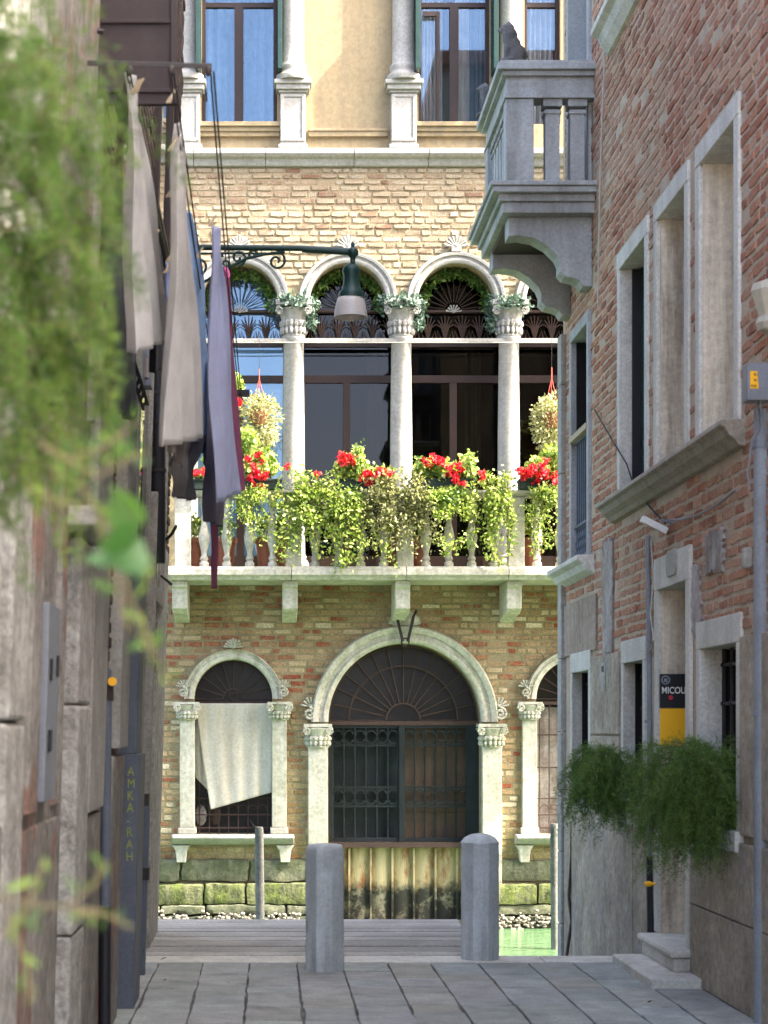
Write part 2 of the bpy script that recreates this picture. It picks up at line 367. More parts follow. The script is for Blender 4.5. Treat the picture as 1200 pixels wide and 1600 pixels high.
def sheet_holes(name, outer, holes, y0, y1, mat, parent, swap=False):  # plate in x-z with holes, from y0 to y1 (swap: plate in y-z)
    cu = bpy.data.curves.new(name, 'CURVE'); cu.dimensions = '2D'; cu.fill_mode = 'BOTH'; cu.extrude = abs(y1 - y0) / 2
    for poly in [outer] + holes:
        sp = cu.splines.new('POLY'); sp.points.add(len(poly) - 1); sp.use_cyclic_u = True
        for p, q in zip(sp.points, poly): p.co = (q[0], q[1], 0, 1)
    t = bpy.data.objects.new('tmp', cu); C.objects.link(t)
    bpy.context.view_layer.update()
    me = bpy.data.meshes.new_from_object(t)
    vs = []; ym = (y0 + y1) / 2
    for v in me.vertices:
        vs.append((ym + v.co.z, v.co.x, v.co.y) if swap else (v.co.x, ym + v.co.z, v.co.y))
    fs = [tuple(p.vertices) for p in me.polygons]
    bpy.data.objects.remove(t); bpy.data.curves.remove(cu); bpy.data.meshes.remove(me)
    return obj(name, vs, fs, mat, parent)
def arch_poly(cx, cz, r, zb, n=32, zs=1.0):
    return [(cx + r, zb)] + [(cx + r * math.cos(PI * i / n), cz + r * math.sin(PI * i / n) * zs) for i in range(n + 1)] + [(cx - r, zb)]
def rect(u0, u1, z0, z1): return [(u0, z0), (u1, z0), (u1, z1), (u0, z1)]
def bricks(name, mat, parent, plane, at, sgn, u0, u1, z0, z1, bw, bh, skip, proud=.012, gap=.012, seed=1, wob=.004, tone=None):
    rnd = random.Random(seed); mb = MB(); z = z0; row = 0
    while z < z1:
        h = bh * rnd.uniform(.9, 1.1); u = u0 - rnd.uniform(0, bw); row += 1
        while u < u1:
            L = bw * rnd.choice((1, 1, .95, 1.08, .52, .55)) * rnd.uniform(.92, 1.06)
            ua, ub, za, zb = max(u, u0), min(u + L - gap, u1), z, min(z + h - gap, z1)
            uc, zc = (ua + ub) / 2, (za + zb) / 2; u += L
            if ub - ua < .04 or skip(uc, zc, (ub - ua) / 2): continue
            if rnd.random() < (.045 if plane == 'x' else .02): continue
            p = proud * rnd.uniform(.35, 1.5); j = lambda: rnd.uniform(-wob, wob)
            c = rnd.random() if tone is None else tone(rnd, uc, zc)
            e = min(.012, (zb - za) * .22)
            ring0 = [(ua + j(), za + j()), (ub + j(), za + j()), (ub + j(), zb + j()), (ua + j(), zb + j())]
            um = (ua + ub) / 2 + j() * 4
            ring1 = [(ua + e + j(), za + e + j()), (um, za + e * .6 + j()), (ub - e + j(), za + e + j()), (ub - e + j(), zb - e + j()), (um, zb - e * .7 + j()), (ua + e + j(), zb - e + j())]
            def mk(q, d): return (q[0], at + sgn * d, q[1]) if plane == 'y' else (at + sgn * d, q[0], q[1])
            vs = [mk(q, -.01) for q in ring0] + [mk(q, p * rnd.uniform(.6, 1.15)) for q in ring1]
            fs = [(4, 5, 8, 9), (5, 6, 7, 8), (0, 1, 6, 5, 4), (1, 2, 7, 6), (2, 3, 9, 8, 7), (3, 0, 4, 9)]
            mb.add(vs, fs, c)
        z += h
    return mb.build(name, mat, parent)
# leaves and needles in numpy
def leaf_mesh(name, pts, size, mat, parent, seed=1, flat=.5, aspect=.55, cval=None, nrm=None):
    rg = np.random.default_rng(seed); n = len(pts); pts = np.array(pts)
    d = rg.normal(size=(n, 3)); d[:, 2] -= .2; d /= np.linalg.norm(d, axis=1)[:, None]
    e = rg.normal(size=(n, 3)); e = np.cross(d, e); e /= np.linalg.norm(e, axis=1)[:, None]
    nn = np.cross(d, e); s = (size * rg.uniform(.45, 1.5, n))[:, None]
    v = np.empty((n, 6, 3)); 
    v[:, 0] = pts; v[:, 1] = pts + d * s * .35 + e * s * aspect * .5 + nn * s * .08; v[:, 2] = pts + d * s * .75 + e * s * aspect * .38 + nn * s * .06
    v[:, 3] = pts + d * s - nn * s * .06; v[:, 4] = pts + d * s * .75 - e * s * aspect * .38 + nn * s * .06; v[:, 5] = pts + d * s * .35 - e * s * aspect * .5 + nn * s * .08
    c = rg.random(n) if cval is None else np.array(cval)
    return raw_mesh(name, v.reshape(-1, 3), np.stack([np.arange(n) * 6 + k for k in (0, 1, 2, 3, 4, 5)], 1).reshape(n, 6)[:, [0, 1, 2, 3]], mat, parent, c,
                    np.stack([np.arange(n) * 6 + k for k in (0, 3, 4, 5)], 1))
def raw_mesh(name, v, f1, mat, parent, c, f2=None):
    me = bpy.data.meshes.new(name); v = np.array(v, dtype=float)
    q = parent
    while q is not None: v = v - np.array(q.location); q = q.parent
    faces = np.concatenate([f1, f2]) if f2 is not None else f1
    cc = np.concatenate([c, c]) if f2 is not None else c
    k = faces.shape[1]
    me.vertices.add(len(v)); me.vertices.foreach_set('co', v.ravel())
    me.loops.add(faces.size); me.loops.foreach_set('vertex_index', faces.ravel().astype(np.int32))
    me.polygons.add(len(faces)); me.polygons.foreach_set('loop_start', np.arange(len(faces), dtype=np.int32) * k)
    me.update(calc_edges=True)
    ca = me.color_attributes.new('Col', 'FLOAT_COLOR', 'CORNER'); arr = np.ones((faces.size, 4)); arr[:, :3] = np.repeat(cc, k)[:, None]
    ca.data.foreach_set('color', arr.ravel())
    o = bpy.data.objects.new(name, me); C.objects.link(o); me.materials.append(M[mat])
    if parent is not None: o.parent = parent
    return o
def needles(name, starts, dirs, L, w_, mat, parent, rg):
    n = len(starts); side = np.cross(dirs, rg.normal(size=(n, 3))); side /= np.linalg.norm(side, axis=1)[:, None] + 1e-9
    l = (L * rg.uniform(.6, 1.3, n))[:, None]; ww = w_
    v = np.empty((n, 4, 3)); v[:, 0] = starts; v[:, 1] = starts + dirs * l * .45 + side * ww * .5; v[:, 2] = starts + dirs * l; v[:, 3] = starts + dirs * l * .45 - side * ww * .5
    return v
def fern(root, name_mat, centre, spread, nfr, length, droop, needL, needW, seed, box=None, per=26, kn=7, up=.55, stem_r=.0012):
    rg = np.random.default_rng(seed); V = []; CC = []; stems = MB()
    for i in range(nfr):
        st = np.array(centre) + rg.uniform(-1, 1, 3) * np.array(spread)
        a = rg.uniform(0, 2 * PI); d = np.array([math.cos(a), math.sin(a), rg.uniform(-.2, 1.0) * up]); d /= np.linalg.norm(d)
        L = length * rg.uniform(.4, 1.25); p = st.copy(); step = L / per; cb = rg.random()
        pts = [p.copy()]; ds = []
        for k in range(per):
            d = d + np.array([rg.normal() * .05, rg.normal() * .05, -droop / per * (1 + k / per)]); d /= np.linalg.norm(d)
            p = p + d * step; pts.append(p.copy()); ds.append(d.copy())
        stems.tube([pts[0], pts[per // 3], pts[2 * per // 3], pts[-1]], [stem_r, stem_r, stem_r * .8, stem_r * .4], 3)
        pts = np.array(pts[1:]); ds = np.array(ds)
        # side branchlets carrying needles
        S_ = []; D_ = []
        for k in range(2, per):
            for b in range(2):
                q = rg.normal(size=3); q -= ds[k] * q.dot(ds[k]); q /= np.linalg.norm(q)
                bd = q * .8 + ds[k] * .5; bl = L * .13 * (1 - .6 * k / per) * rg.uniform(.5, 1.2)
                t = rg.uniform(.05, 1, kn); S_.append(pts[k] + np.outer(t, bd * bl)); 
                nd_ = rg.normal(size=(kn, 3)) * .7 + bd; nd_ /= np.linalg.norm(nd_, axis=1)[:, None]; D_.append(nd_)
        S_ = np.concatenate(S_); D_ = np.concatenate(D_)
        V.append(needles('', S_, D_, needL, needW, None, None, rg)); CC.append(np.clip(cb * .5 + rg.random(len(S_)) * .5, 0, 1))
    V = np.concatenate(V); n = len(V); CC = np.concatenate(CC)
    raw_mesh('needles', V.reshape(-1, 3), np.arange(n * 4).reshape(n, 4), name_mat, root, CC)
    stems.build('stem', 'stem', root)

# ================================================================= SETTING: canal, pavement, quay
tag(MB().add([(-150, 12, -.8), (150, 12, -.8), (150, 200, -.8), (-150, 200, -.8)], [(0, 1, 2, 3)]).build('canal_water', 'water'), kind='structure')
tag(MB().box(-40, 40, 3.9, 13.54, -2.5, -.011).build('ground', 'joint'), kind='structure')
tag(MB().box(-40, 40, -45, 3.9, -.3, -.002).build('bounce_square', 'bounce_paving'), kind='structure')  # unseen pale square, added to bounce sunlight into the alley
def paving():
    mb = MB(); rnd = random.Random(3); x = -1.35; 
    while x < 3.1:
        wd = .315 * rnd.uniform(.9, 1.12); y = 4 + rnd.uniform(0, .4)
        while y < 13.2:
            L = rnd.choice((.28, .36, .45, .55, .7)) * rnd.uniform(.9, 1.15)
            if y + L > 12.85: L = 13.2 - y
            t = rnd.uniform(-.003, .003); c = rnd.uniform(.86, 1.06)
            g = rnd.uniform(.003, .0095); sk_ = rnd.uniform(-.006, .006); drift = (y - 4) * .004
            col = (c * rnd.uniform(.97, 1.05), c, c * rnd.uniform(.95, 1.03)) if rnd.random() > .12 else (c * 1.06, c, c * .92)
            vs = []
            dx = lambda yy: -(yy - 13) * .0
            za = rnd.uniform(-.0035, .0035); zb_ = rnd.uniform(-.0035, .0035)
            jt = lambda: rnd.uniform(-.007, .007)
            x0_, x1_, y0_, y1_ = x + g, x + wd - g, y + g, y + L - g
            ring = [(x0_, y0_ + sk_), ((x0_ + x1_) / 2, y0_ + jt() * .6), (x1_, y0_ - sk_), (x1_ + jt(), (y0_ + y1_) / 2), (x1_, y1_ - sk_), ((x0_ + x1_) / 2, y1_ + jt() * .6), (x0_, y1_ + sk_), (x0_ + jt(), (y0_ + y1_) / 2)]
            ring = [(px_ + jt() * .3, py_) for px_, py_ in ring]
            for k_, (xx, yy) in enumerate(ring):
                vs.append((xx, yy, -.06)); vs.append((xx, yy, za if k_ in (0, 1, 7, 6) else zb_))
            mb.add(vs, [tuple(range(1, 16, 2))] + [(2 * k_, 2 * ((k_ + 1) % 8), 2 * ((k_ + 1) % 8) + 1, 2 * k_ + 1) for k_ in range(8)], col)
            y += L
        x += wd
    return mb
tag(paving().build('pavement', 'trachyte', bevel=.004), kind='structure')
mbq = MB()
for i, (a, b) in enumerate(((-1.2, .35), (.355, 1.9), (1.905, 2.66))): mbq.box(a, b, 13.2, 13.56, -.4, .004)
tag(mbq.build('quay_edge', 'stone_warm', bevel=.01), kind='structure')
# wooden landing
mb = MB(); rnd = random.Random(5); y = 13.62
while y < 16.1:
    wd = rnd.uniform(.17, .24); mb.box(-.98 + rnd.uniform(-.02, .02), 1.6 + rnd.uniform(-.025, .025), y, y + wd - .012, -.05 + rnd.uniform(-.004, .004), .0 + rnd.uniform(-.005, .004), rnd.uniform(.75, 1.1)); y += wd
dock = thing('wooden_landing', 'weathered grey plank landing stage between the paving edge and the canal', 'landing stage', (.3, 14.8, -.2))
mb.build('planks', 'dock', dock, bevel=.004)
mb = MB()
for xx in (-.8, .3, 1.45): mb.box(xx, xx + .1, 13.6, 16.1, -.2, -.055)
mb.build('joist', 'dock', dock)
for xx in (-.8, .35, 1.5):
    for yy in (14.2, 15.9): MB().tube([(xx, yy, -1.6), (xx, yy, -.2)], .07, 10).build('pile', 'wood_pole', dock)

# ================================================================= THE PALACE
pal = thing('brick_palace', 'sunlit brick palace across the canal with round arches and a flowered balcony', 'palace', (1.2, FY, -.8))
XL, XR = -5.0, 8.5
Zc = fz(262)      # bottom of upper string course
LOG = [374.5, 543.5, 712.5, 881.5]; lr = 60 / 128.; lR = 77 / 128.; lcz = fz(472)
logh = [arch_poly(fx(c), lcz, lr, bz_(885)) for c in LOG]
# three loggia bays and columns: one big opening below the springing, arches above
XA, XB = fx(290), fx(966)
def log_outline():
    pts = [(XA, 3.5)]
    pts += [(XA, lcz)]
    for c in LOG:
        pts += [(fx(c) - lr * math.cos(PI * i / 24), lcz + lr * math.sin(PI * i / 24)) for i in range(25)]
    pts += [(XB, lcz), (XB, 3.5)]
    return pts
sw = [364.5, 898.5]; swr = 61 / 128.; swR = 77 / 128.; swz = fz(1092)
dcx, dcz, dr, dR = fx(632), fz(1128), 119 / 128., 146 / 128.
holes = [log_outline()]
for c in sw: holes.append(arch_poly(fx(c), swz, swr, fz(1303)))
holes.append(arch_poly(dcx, dcz, dr, fz(1440), zs=1.03))
sheet_holes('lower_wall', rect(XL, XR, -1.6, Zc), holes, FY, FY + .45, 'mortar_lower', pal)
UW = [(315, 433), (654, 766), (820, 876)]
sheet_holes('upper_wall', rect(XL, XR, Zc + .002, 13.0), [rect(fx(a), fx(b), fz(193), 10.9) for a, b in UW], FY + .02, FY + .45, 'stucco', pal)
MB().box(XL, XR, FY + .45, FY + 8, -1.6, 13.0).build('rear_rooms', 'dkroom', pal)
MB().box(XL - .3, XR + .3, FY - .35, FY + 8, 13.0, 13.25).build('roof', 'terracotta', pal)
def in_arch(u, z, cx, cz, r, zb, zs=1.0):
    if z < zb: return False
    if z < cz: return abs(u - cx) < r
    return (u - cx) ** 2 + ((z - cz) / zs) ** 2 < r * r
def skip_up(u, z, hw):
    if z < lcz and XA < u < XB: return True
    for c in LOG:
        if in_arch(u, z, fx(c), lcz, lr + .05, -9) or math.hypot(max(0, abs(u - fx(c)) - hw), z - lcz) < lr + .03: return True
    return False
def skip_low(u, z, hw):
    e = max(0, abs(u - dcx) - hw)
    if z < dcz and e < dr + .02: return True
    if z >= dcz and math.hypot(e, (z - dcz) / 1.03) < dr + .02: return True
    for c in sw:
        e = max(0, abs(u - fx(c)) - hw)
        if fz(1303) < z < swz and e < swr + .02: return True
        if z >= swz and math.hypot(e, z - swz) < swr + .02: return True
        if in_arch(u, z, fx(c), swz, swr + .05, fz(1303)): return True
        if abs(u - fx(c)) < swr + .03 and fz(1303) < z < swz: return True
    return in_arch(u, z, dcx, dcz, dr + .06, -2, 1.03)
bricks('upper_brickwork', 'brick_up', pal, 'y', FY, -1, fx(200), fx(1000), 5.6, Zc, .225, .077, skip_up, .014, .013, 11, .005,
       lambda r, u, z: min(1, max(0, r.gauss(.6, .28))))
MB().box(fx(200), fx(1000), FY - .002, FY + .01, lcz + lR + .05, Zc).build('pale_pointing', 'mortar_pale', pal)
def tone_low(r, u, z):
    red = .42 if (z > 2.2 and u < fx(420)) or (fx(430) < u < fx(475)) else .16
    return r.uniform(0, .18) if r.random() < red else min(1, max(.2, r.gauss(.62, .2)))
bricks('lower_brickwork', 'brick_low', pal, 'y', FY, -1, fx(200), fx(1000), fz(1342), 3.37, .225, .078, skip_low, .008, .013, 12, .004, tone_low)
# stone courses under the brick
rnd = random.Random(9)
from mathutils import noise as mnoise
def rough_box(mb, x0, x1, y0, y1, z0, z1, amp=.02, step=.045, rnd_=.03, sc=6.0):
    nx, ny, nz = max(2, int((x1 - x0) / step)), max(1, int((y1 - y0) / step)), max(2, int((z1 - z0) / step))
    idx = {}; vs = []; fs = []
    def vert(i, j, k):
        if (i, j, k) in idx: return idx[(i, j, k)]
        p = Vector((x0 + (x1 - x0) * i / nx, y0 + (y1 - y0) * j / ny, z0 + (z1 - z0) * k / nz))
        c = Vector((min(max(p.x, x0 + rnd_), x1 - rnd_), max(p.y, y0 + rnd_), min(max(p.z, z0 + rnd_), z1 - rnd_))); d = p - c
        if d.length > rnd_: p = c + d.normalized() * rnd_
        q = mnoise.noise_vector(p * sc) * amp + mnoise.noise_vector(p * sc * 4) * amp * .4
        if y1 - p.y < .01: q = Vector((0, 0, 0))
        vs.append(p + q); idx[(i, j, k)] = len(vs) - 1; return len(vs) - 1
    for i in range(nx):
        for k in range(nz): fs.append((vert(i, 0, k), vert(i + 1, 0, k), vert(i + 1, 0, k + 1), vert(i, 0, k + 1)))
        for j in range(ny):
            fs.append((vert(i, j, nz), vert(i + 1, j, nz), vert(i + 1, j + 1, nz), vert(i, j + 1, nz))); fs.append((vert(i, j, 0), vert(i, j + 1, 0), vert(i + 1, j + 1, 0), vert(i + 1, j, 0)))
    for j in range(ny):
        for k in range(nz):
            fs.append((vert(0, j, k), vert(0, j, k + 1), vert(0, j + 1, k + 1), vert(0, j + 1, k))); fs.append((vert(nx, j, k), vert(nx, j + 1, k), vert(nx, j + 1, k + 1), vert(nx, j, k + 1)))
    return mb.add(vs, fs)
def stones(name, mat, za, zb, p, L=.75, x0=fx(170), x1=fx(1000), gapd=None, seed=1, amp=.02):
    if gapd:
        stones(name, mat, za, zb, p, L, x0, gapd[0], None, seed, amp); return stones(name, mat, za, zb, p, L, gapd[1], x1, None, seed + 50, amp)
    r = random.Random(seed); mb = MB(); u = x0
    while u < x1:
        l = L * r.uniform(.6, 1.3)
        if not (gapd and gapd[0] < u + l / 2 < gapd[1]):
            ua, ub = u, u + l - .012
            if gapd: 
                if ua < gapd[0] < ub: ub = gapd[0]
                if ua < gapd[1] < ub: ua = gapd[1]
            ub = min(ub, x1); rough_box(mb, ua, ub, FY - p * r.uniform(.85, 1.1), FY + .05, za + r.uniform(0, .01), zb - r.uniform(0, .012), amp)
        u += l
    return mb.build(name, mat, pal, smooth=True)
gd = (fx(512), fx(752))
stones('stone_course', 'mossgrey', fz(1378), fz(1342), .07, .7, gapd=gd, seed=2)
stones('moss_ledge', 'moss', fz(1412), fz(1379), .20, .65, gapd=gd, seed=3)
stones('footing', 'mossgrey', fz(1428), fz(1411), .22, .85, gapd=gd, seed=4)
stones('algae_footing', 'algae_black', -1.3, fz(1429), .25, .6, gapd=gd, seed=5)
mb = MB(); rnd = random.Random(21)
for i in range(2200):
    u = rnd.uniform(fx(200), fx(1000)); z = rnd.gauss(fz(1437), .05)
    if gd[0] < u < gd[1]: continue
    cl = math.sin(u * 9) + math.sin(u * 23 + 1)
    if cl < rnd.uniform(-1.6, .9): continue
    s_ = rnd.uniform(.008, .026); mb.disc(u, FY - .27 - rnd.uniform(0, .02), z, s_ * 1.2, s_, s_ * .8, 6)
mb.build('oyster_shells', 'barnacle', pal)
# string course between the storeys
mb = MB()
prof = [(0, Zc), (-.05, Zc + .01), (-.07, Zc + .05), (-.08, Zc + .085), (-.13, Zc + .10), (-.16, Zc + .13), (-.16, Zc + .19), (-.13, Zc + .2), (.02, Zc + .2)]
u = fx(180); rnd = random.Random(4)
while u < fx(1000):
    l = rnd.uniform(.8, 1.5); mb.prism([(FY + a, b) for a, b in prof], 'x', u, u + l - .006); u += l
mb.build('string_course', 'istria', pal, bevel=.006)
# upper storey pedestals and half columns
ZP = Zc + .2
for k, c in enumerate((293, 457.5, 630, 797)):
    cx = fx(c); 
    o = MB().box(cx - .18, cx + .18, FY - .14, FY + .05, ZP, ZP + .05).box(cx - .155, cx + .155, FY - .115, FY + .05, ZP + .05, fz(150)).build('pedestal', 'istria', pal, bevel=.008)
    fr = MB(); zt, zb = fz(152), ZP + .09
    for (a, b, q, r_) in ((-.15, -.11, zb, zt), (.11, .15, zb, zt)): fr.box(cx + a, cx + b, FY - .128, FY - .11, q, r_)
    fr.box(cx - .109, cx + .109, FY - .128, FY - .11, zb, zb + .035).box(cx - .109, cx + .109, FY - .128, FY - .11, zt - .035, zt)
    fr.build('panel_frame', 'istria', o, bevel=.004)
    capm = MB(); 
    for (e, z0_, z1_) in ((.02, fz(150), fz(146)), (.05, fz(146), fz(138)), (.075, fz(138), fz(131))): capm.box(cx - .155 - e, cx + .155 + e, FY - .12 - e, FY + .05, z0_, z1_)
    capm.build('pedestal_cap', 'istria', o, bevel=.01)
    MB().lathe(cx, FY - .06, [(.20, fz(131)), (.205, fz(127)), (.20, fz(122)), (.165, fz(119)), (.16, fz(115)), (.172, fz(111)), (.165, fz(107)), (.142, fz(103)), (.138, 9.9), (.13, 12.4)], 32).build('half_column', 'istria', pal, smooth=True)
# windows of the upper storey
def curtain(mat, x0, x1, y, z0, z1, parent, amp=.03, waves=9, seed=0, name='curtain'):
    n = 90; m_ = 6; vs = []; r = random.Random(seed); ph = r.uniform(0, 6)
    for j in range(m_ + 1):
        z = z0 + (z1 - z0) * j / m_
        for i in range(n + 1):
            t = i / n; vs.append((x0 + (x1 - x0) * t, y + amp * math.sin(t * waves * 2 * PI + ph + .3 * math.sin(j)) + amp * .5 * math.sin(t * waves * 4.7 + j * .3), z))
    fs = [(j * (n + 1) + i, j * (n + 1) + i + 1, (j + 1) * (n + 1) + i + 1, (j + 1) * (n + 1) + i) for j in range(m_) for i in range(n)]
    return obj(name, vs, fs, mat, parent, True)
def thinglass(name, x0, x1, y, z0, z1, parent):
    return MB().box(x0, x1, y, y + .005, z0, z1).build(name, 'pane', parent)
def panemat():
    m, nt, bs = newmat('window_pane'); tr = nt.nodes.new('ShaderNodeBsdfTransparent'); gl = nt.nodes.new('ShaderNodeBsdfGlossy'); gl.inputs['Roughness'].default_value = .02; gl.inputs['Color'].default_value = (.55, .78, 1, 1)  # blue gloss colour paints the sky's hue into the reflection
    mx = nt.nodes.new('ShaderNodeMixShader'); mx.inputs[0].default_value = .06
    nt.links.new(tr.outputs[0], mx.inputs[1]); nt.links.new(gl.outputs[0], mx.inputs[2]); nt.links.new(mx.outputs[0], nt.nodes['Material Output'].inputs[0]); return m
M['pane'] = panemat()
M['pane_dark'] = panemat(); _n = M['pane_dark'].node_tree
for q in _n.nodes:
    if q.type == 'BSDF_TRANSPARENT': q.inputs[0].default_value = (.35, .33, .30, 1)
    if q.type == 'BSDF_GLOSSY': q.inputs[0].default_value = (1, 1, 1, 1)
    if q.type == 'MIX_SHADER': q.inputs[0].default_value = .02
for k, (a, b) in enumerate(UW):
    x0, x1, z0, z1 = fx(a), fx(b), fz(193), 10.9
    y = FY + .12
    wf = MB(); t = .045
    wf.box(x0, x0 + t, y, y + .05, z0, z1).box(x1 - t, x1, y, y + .05, z0, z1).box(x0 + t, x1 - t, y, y + .05, z0, z0 + .03).box(x0 + t, x1 - t, y, y + .05, fz(6), fz(-2))
    xm = fx(373) if k == 0 else fx(711)
    if k < 2: wf.box(xm - .055, xm + .055, y - .01, y + .05, z0 + .03, fz(6))
    o = wf.build('window', 'brownwood', pal, bevel=.004)
    o['label'] = ('upper window with curtains tinted like reflected sky and open green shutters', 'upper window with one casement ajar and pale grey curtains', 'narrow upper window with white curtains')[k]
    thinglass('pane', x0 + .02, x1 - .02, y + .03, z0, z1, o)
    if k == 0: curtain('cur_skyblue', x0, x1, FY + .3, z0 - .1, z1, o, .03, 8, 1)
    elif k == 1:
        curtain('cur_white', x0, fx(695), FY + .34, z0 - .1, z1, o, .025, 7, 2); curtain('cur_skyblue', fx(735), x1, FY + .33, z0 - .1, z1, o, .025, 5, 3)
        curtain('cur_white', fx(715), fx(737), FY + .32, z0 - .1, z1, o, .02, 2, 5)
        fr = MB(); u0, u1 = fx(662), fx(688)
        fr.box(u1 - .045, u1, y - .05, y - .02, z0 + .02, fz(14)).box(u0, u1 - .045, y - .05, y - .02, fz(22), fz(14)).build('casement', 'brownwood', o, bevel=.004)
    else: curtain('cur_white', x0, x1 - .05, FY + .3, z0 - .1, z1, o, .03, 6, 4)
    if k < 2:
        for sx, s_ in ((x0 - .005, -1), (x1 + .005, 1)):
            sh = MB(); 
            xa = sx - .055 if s_ < 0 else sx + .0
            sh.box(xa, xa + .055, FY - .34, FY - .02, fz(121), z1)
            for j in range(46):
                zz = fz(118) + j * .05
                if zz > z1 - .06: break
                sh.box(xa - .006 if s_ > 0 else xa + .05, xa + .006 if s_ > 0 else xa + .061, FY - .31, FY - .05, zz, zz + .018)
            MBo = sh.build('shutter', 'dkgreen', o, bevel=.003)
        sm = MB(); sm.box(x0 - .1, x1 + .06, FY - .09, FY + .12, fz(200), fz(193)).box(x0 - .08, x1 + .04, FY - .06, FY + .03, fz(207), fz(200)).box(x0 - .06, x1 + .03, FY - .035, FY + .03, fz(214), fz(207))
        sm.build('window_sill', 'stucco', o, bevel=.006)
mb = MB(); mb.box(fx(482), fx(606), FY - .03, FY + .03, fz(214), fz(203)).box(fx(482), fx(606), FY - .045, FY + .03, fz(206), fz(202))
mb.build('dado_moulding', 'stucco', pal, bevel=.004)
# ---- loggia: arches, capitals, columns, ironwork, glazing
aprof = [(lr, -.3), (lr, .05), (lr + .02, .065), (lr + .05, .065), (lr + .055, .05), (lr + .085, .05), (lr + .09, .075), (lR - .01, .08), (lR, .05), (lR, -.02)]
def shell_mesh(mb, cx, cz, r, y, n=9, t=.03):
    for i in range(n):
        a = PI * (i + .5) / n; d = Vector((math.cos(a), 0, math.sin(a)))
        p0 = Vector((cx, y, cz)); p1 = p0 + d * r * (1.0 if i % 2 == 0 else .92)
        mb.tube([p0 + d * r * .2, p0 + d * r * .65, p1 - d * r * .05, p1], [r * .045, r * .10, r * .13, r * .06], 6)
    mb.disc(cx, y, cz + r * .1, r * .25, t, r * .2, 8)
for k, c in enumerate(LOG):
    mb = MB(); mb.arch(fx(c), lcz, aprof, FY, 48); ar = mb.build('loggia_arch', 'istria', pal, smooth=True)
    mb = MB(); shell_mesh(mb, fx(c), fz(388), .15, FY - .06, 9); mb.box(fx(c) - .06, fx(c) + .06, FY - .08, FY - .0, fz(395), fz(387)); mb.build('shell_finial', 'istria', ar)
COLS = [290.5, 459, 628, 797, 966]
def capital(cx, cy, zb, zt, r0, w_, nm, par, mat='istria'):
    mb = MB(); h = zt - zb
    mod = lambda a, z: 1 + .10 * abs(math.sin(a * 4)) * (1 if zb + .1 * h < z < zt - .2 * h else 0)
    mb.lathe(cx, cy, [(r0 * 1.12, zb), (r0 * 1.2, zb + h * .04), (r0 * 1.0, zb + h * .09), (r0 * 1.08, zb + h * .3), (r0 * 1.28, zb + h * .42), (r0 * 1.12, zb + h * .46), (r0 * 1.25, zb + h * .65), (r0 * 1.6, zb + h * .8), (r0 * 1.35, zb + h * .84)], 40, mod)
    mb.box(cx - w_, cx + w_, cy - w_, cy + w_ * .9, zb + h * .86, zt)
    for sx in (-1, 1):
        for k in range(14):
            pass
        pts = []
        for i in range(14):
            a = i / 13 * 3.6 * PI; r = .055 * (1 - i / 17)
            pts.append((cx + sx * (w_ * .78) + sx * r * math.sin(a) * .9, cy - w_ * .92, zb + h * .70 + r * math.cos(a)))
        mb.tube(pts, .014, 6)
    for i in range(8):
        a = -PI * (i + .5) / 8; x = cx + r0 * 1.2 * math.cos(a); y = cy + r0 * 1.2 * math.sin(a)
        mb.disc(x, y, zb + h * .38, .03, .03, h * .11, 6); mb.disc(x, y, zb + h * .18, .024, .024, h * .12, 6)
    return mb.build(nm, mat, par, smooth=True)
for c in COLS:
    cx = fx(c); cy = FY + .13
    z0 = 3.55; z1 = fz(525)
    o = MB().box(cx - .19, cx + .19, cy - .19, cy + .19, 3.5, 3.6).lathe(cx, cy, [(.185, 3.6), (.19, 3.63), (.17, 3.67), (.15, 3.69), (.16, 3.72), (.14, 3.75), (.138, 4.2), (.135, 5.2), (.122, z1 - .05), (.14, z1 - .03), (.14, z1)], 36).build('loggia_column', 'istria', pal, smooth=True)
    capital(cx, cy, z1, fz(470), .125, .22, 'capital', o)
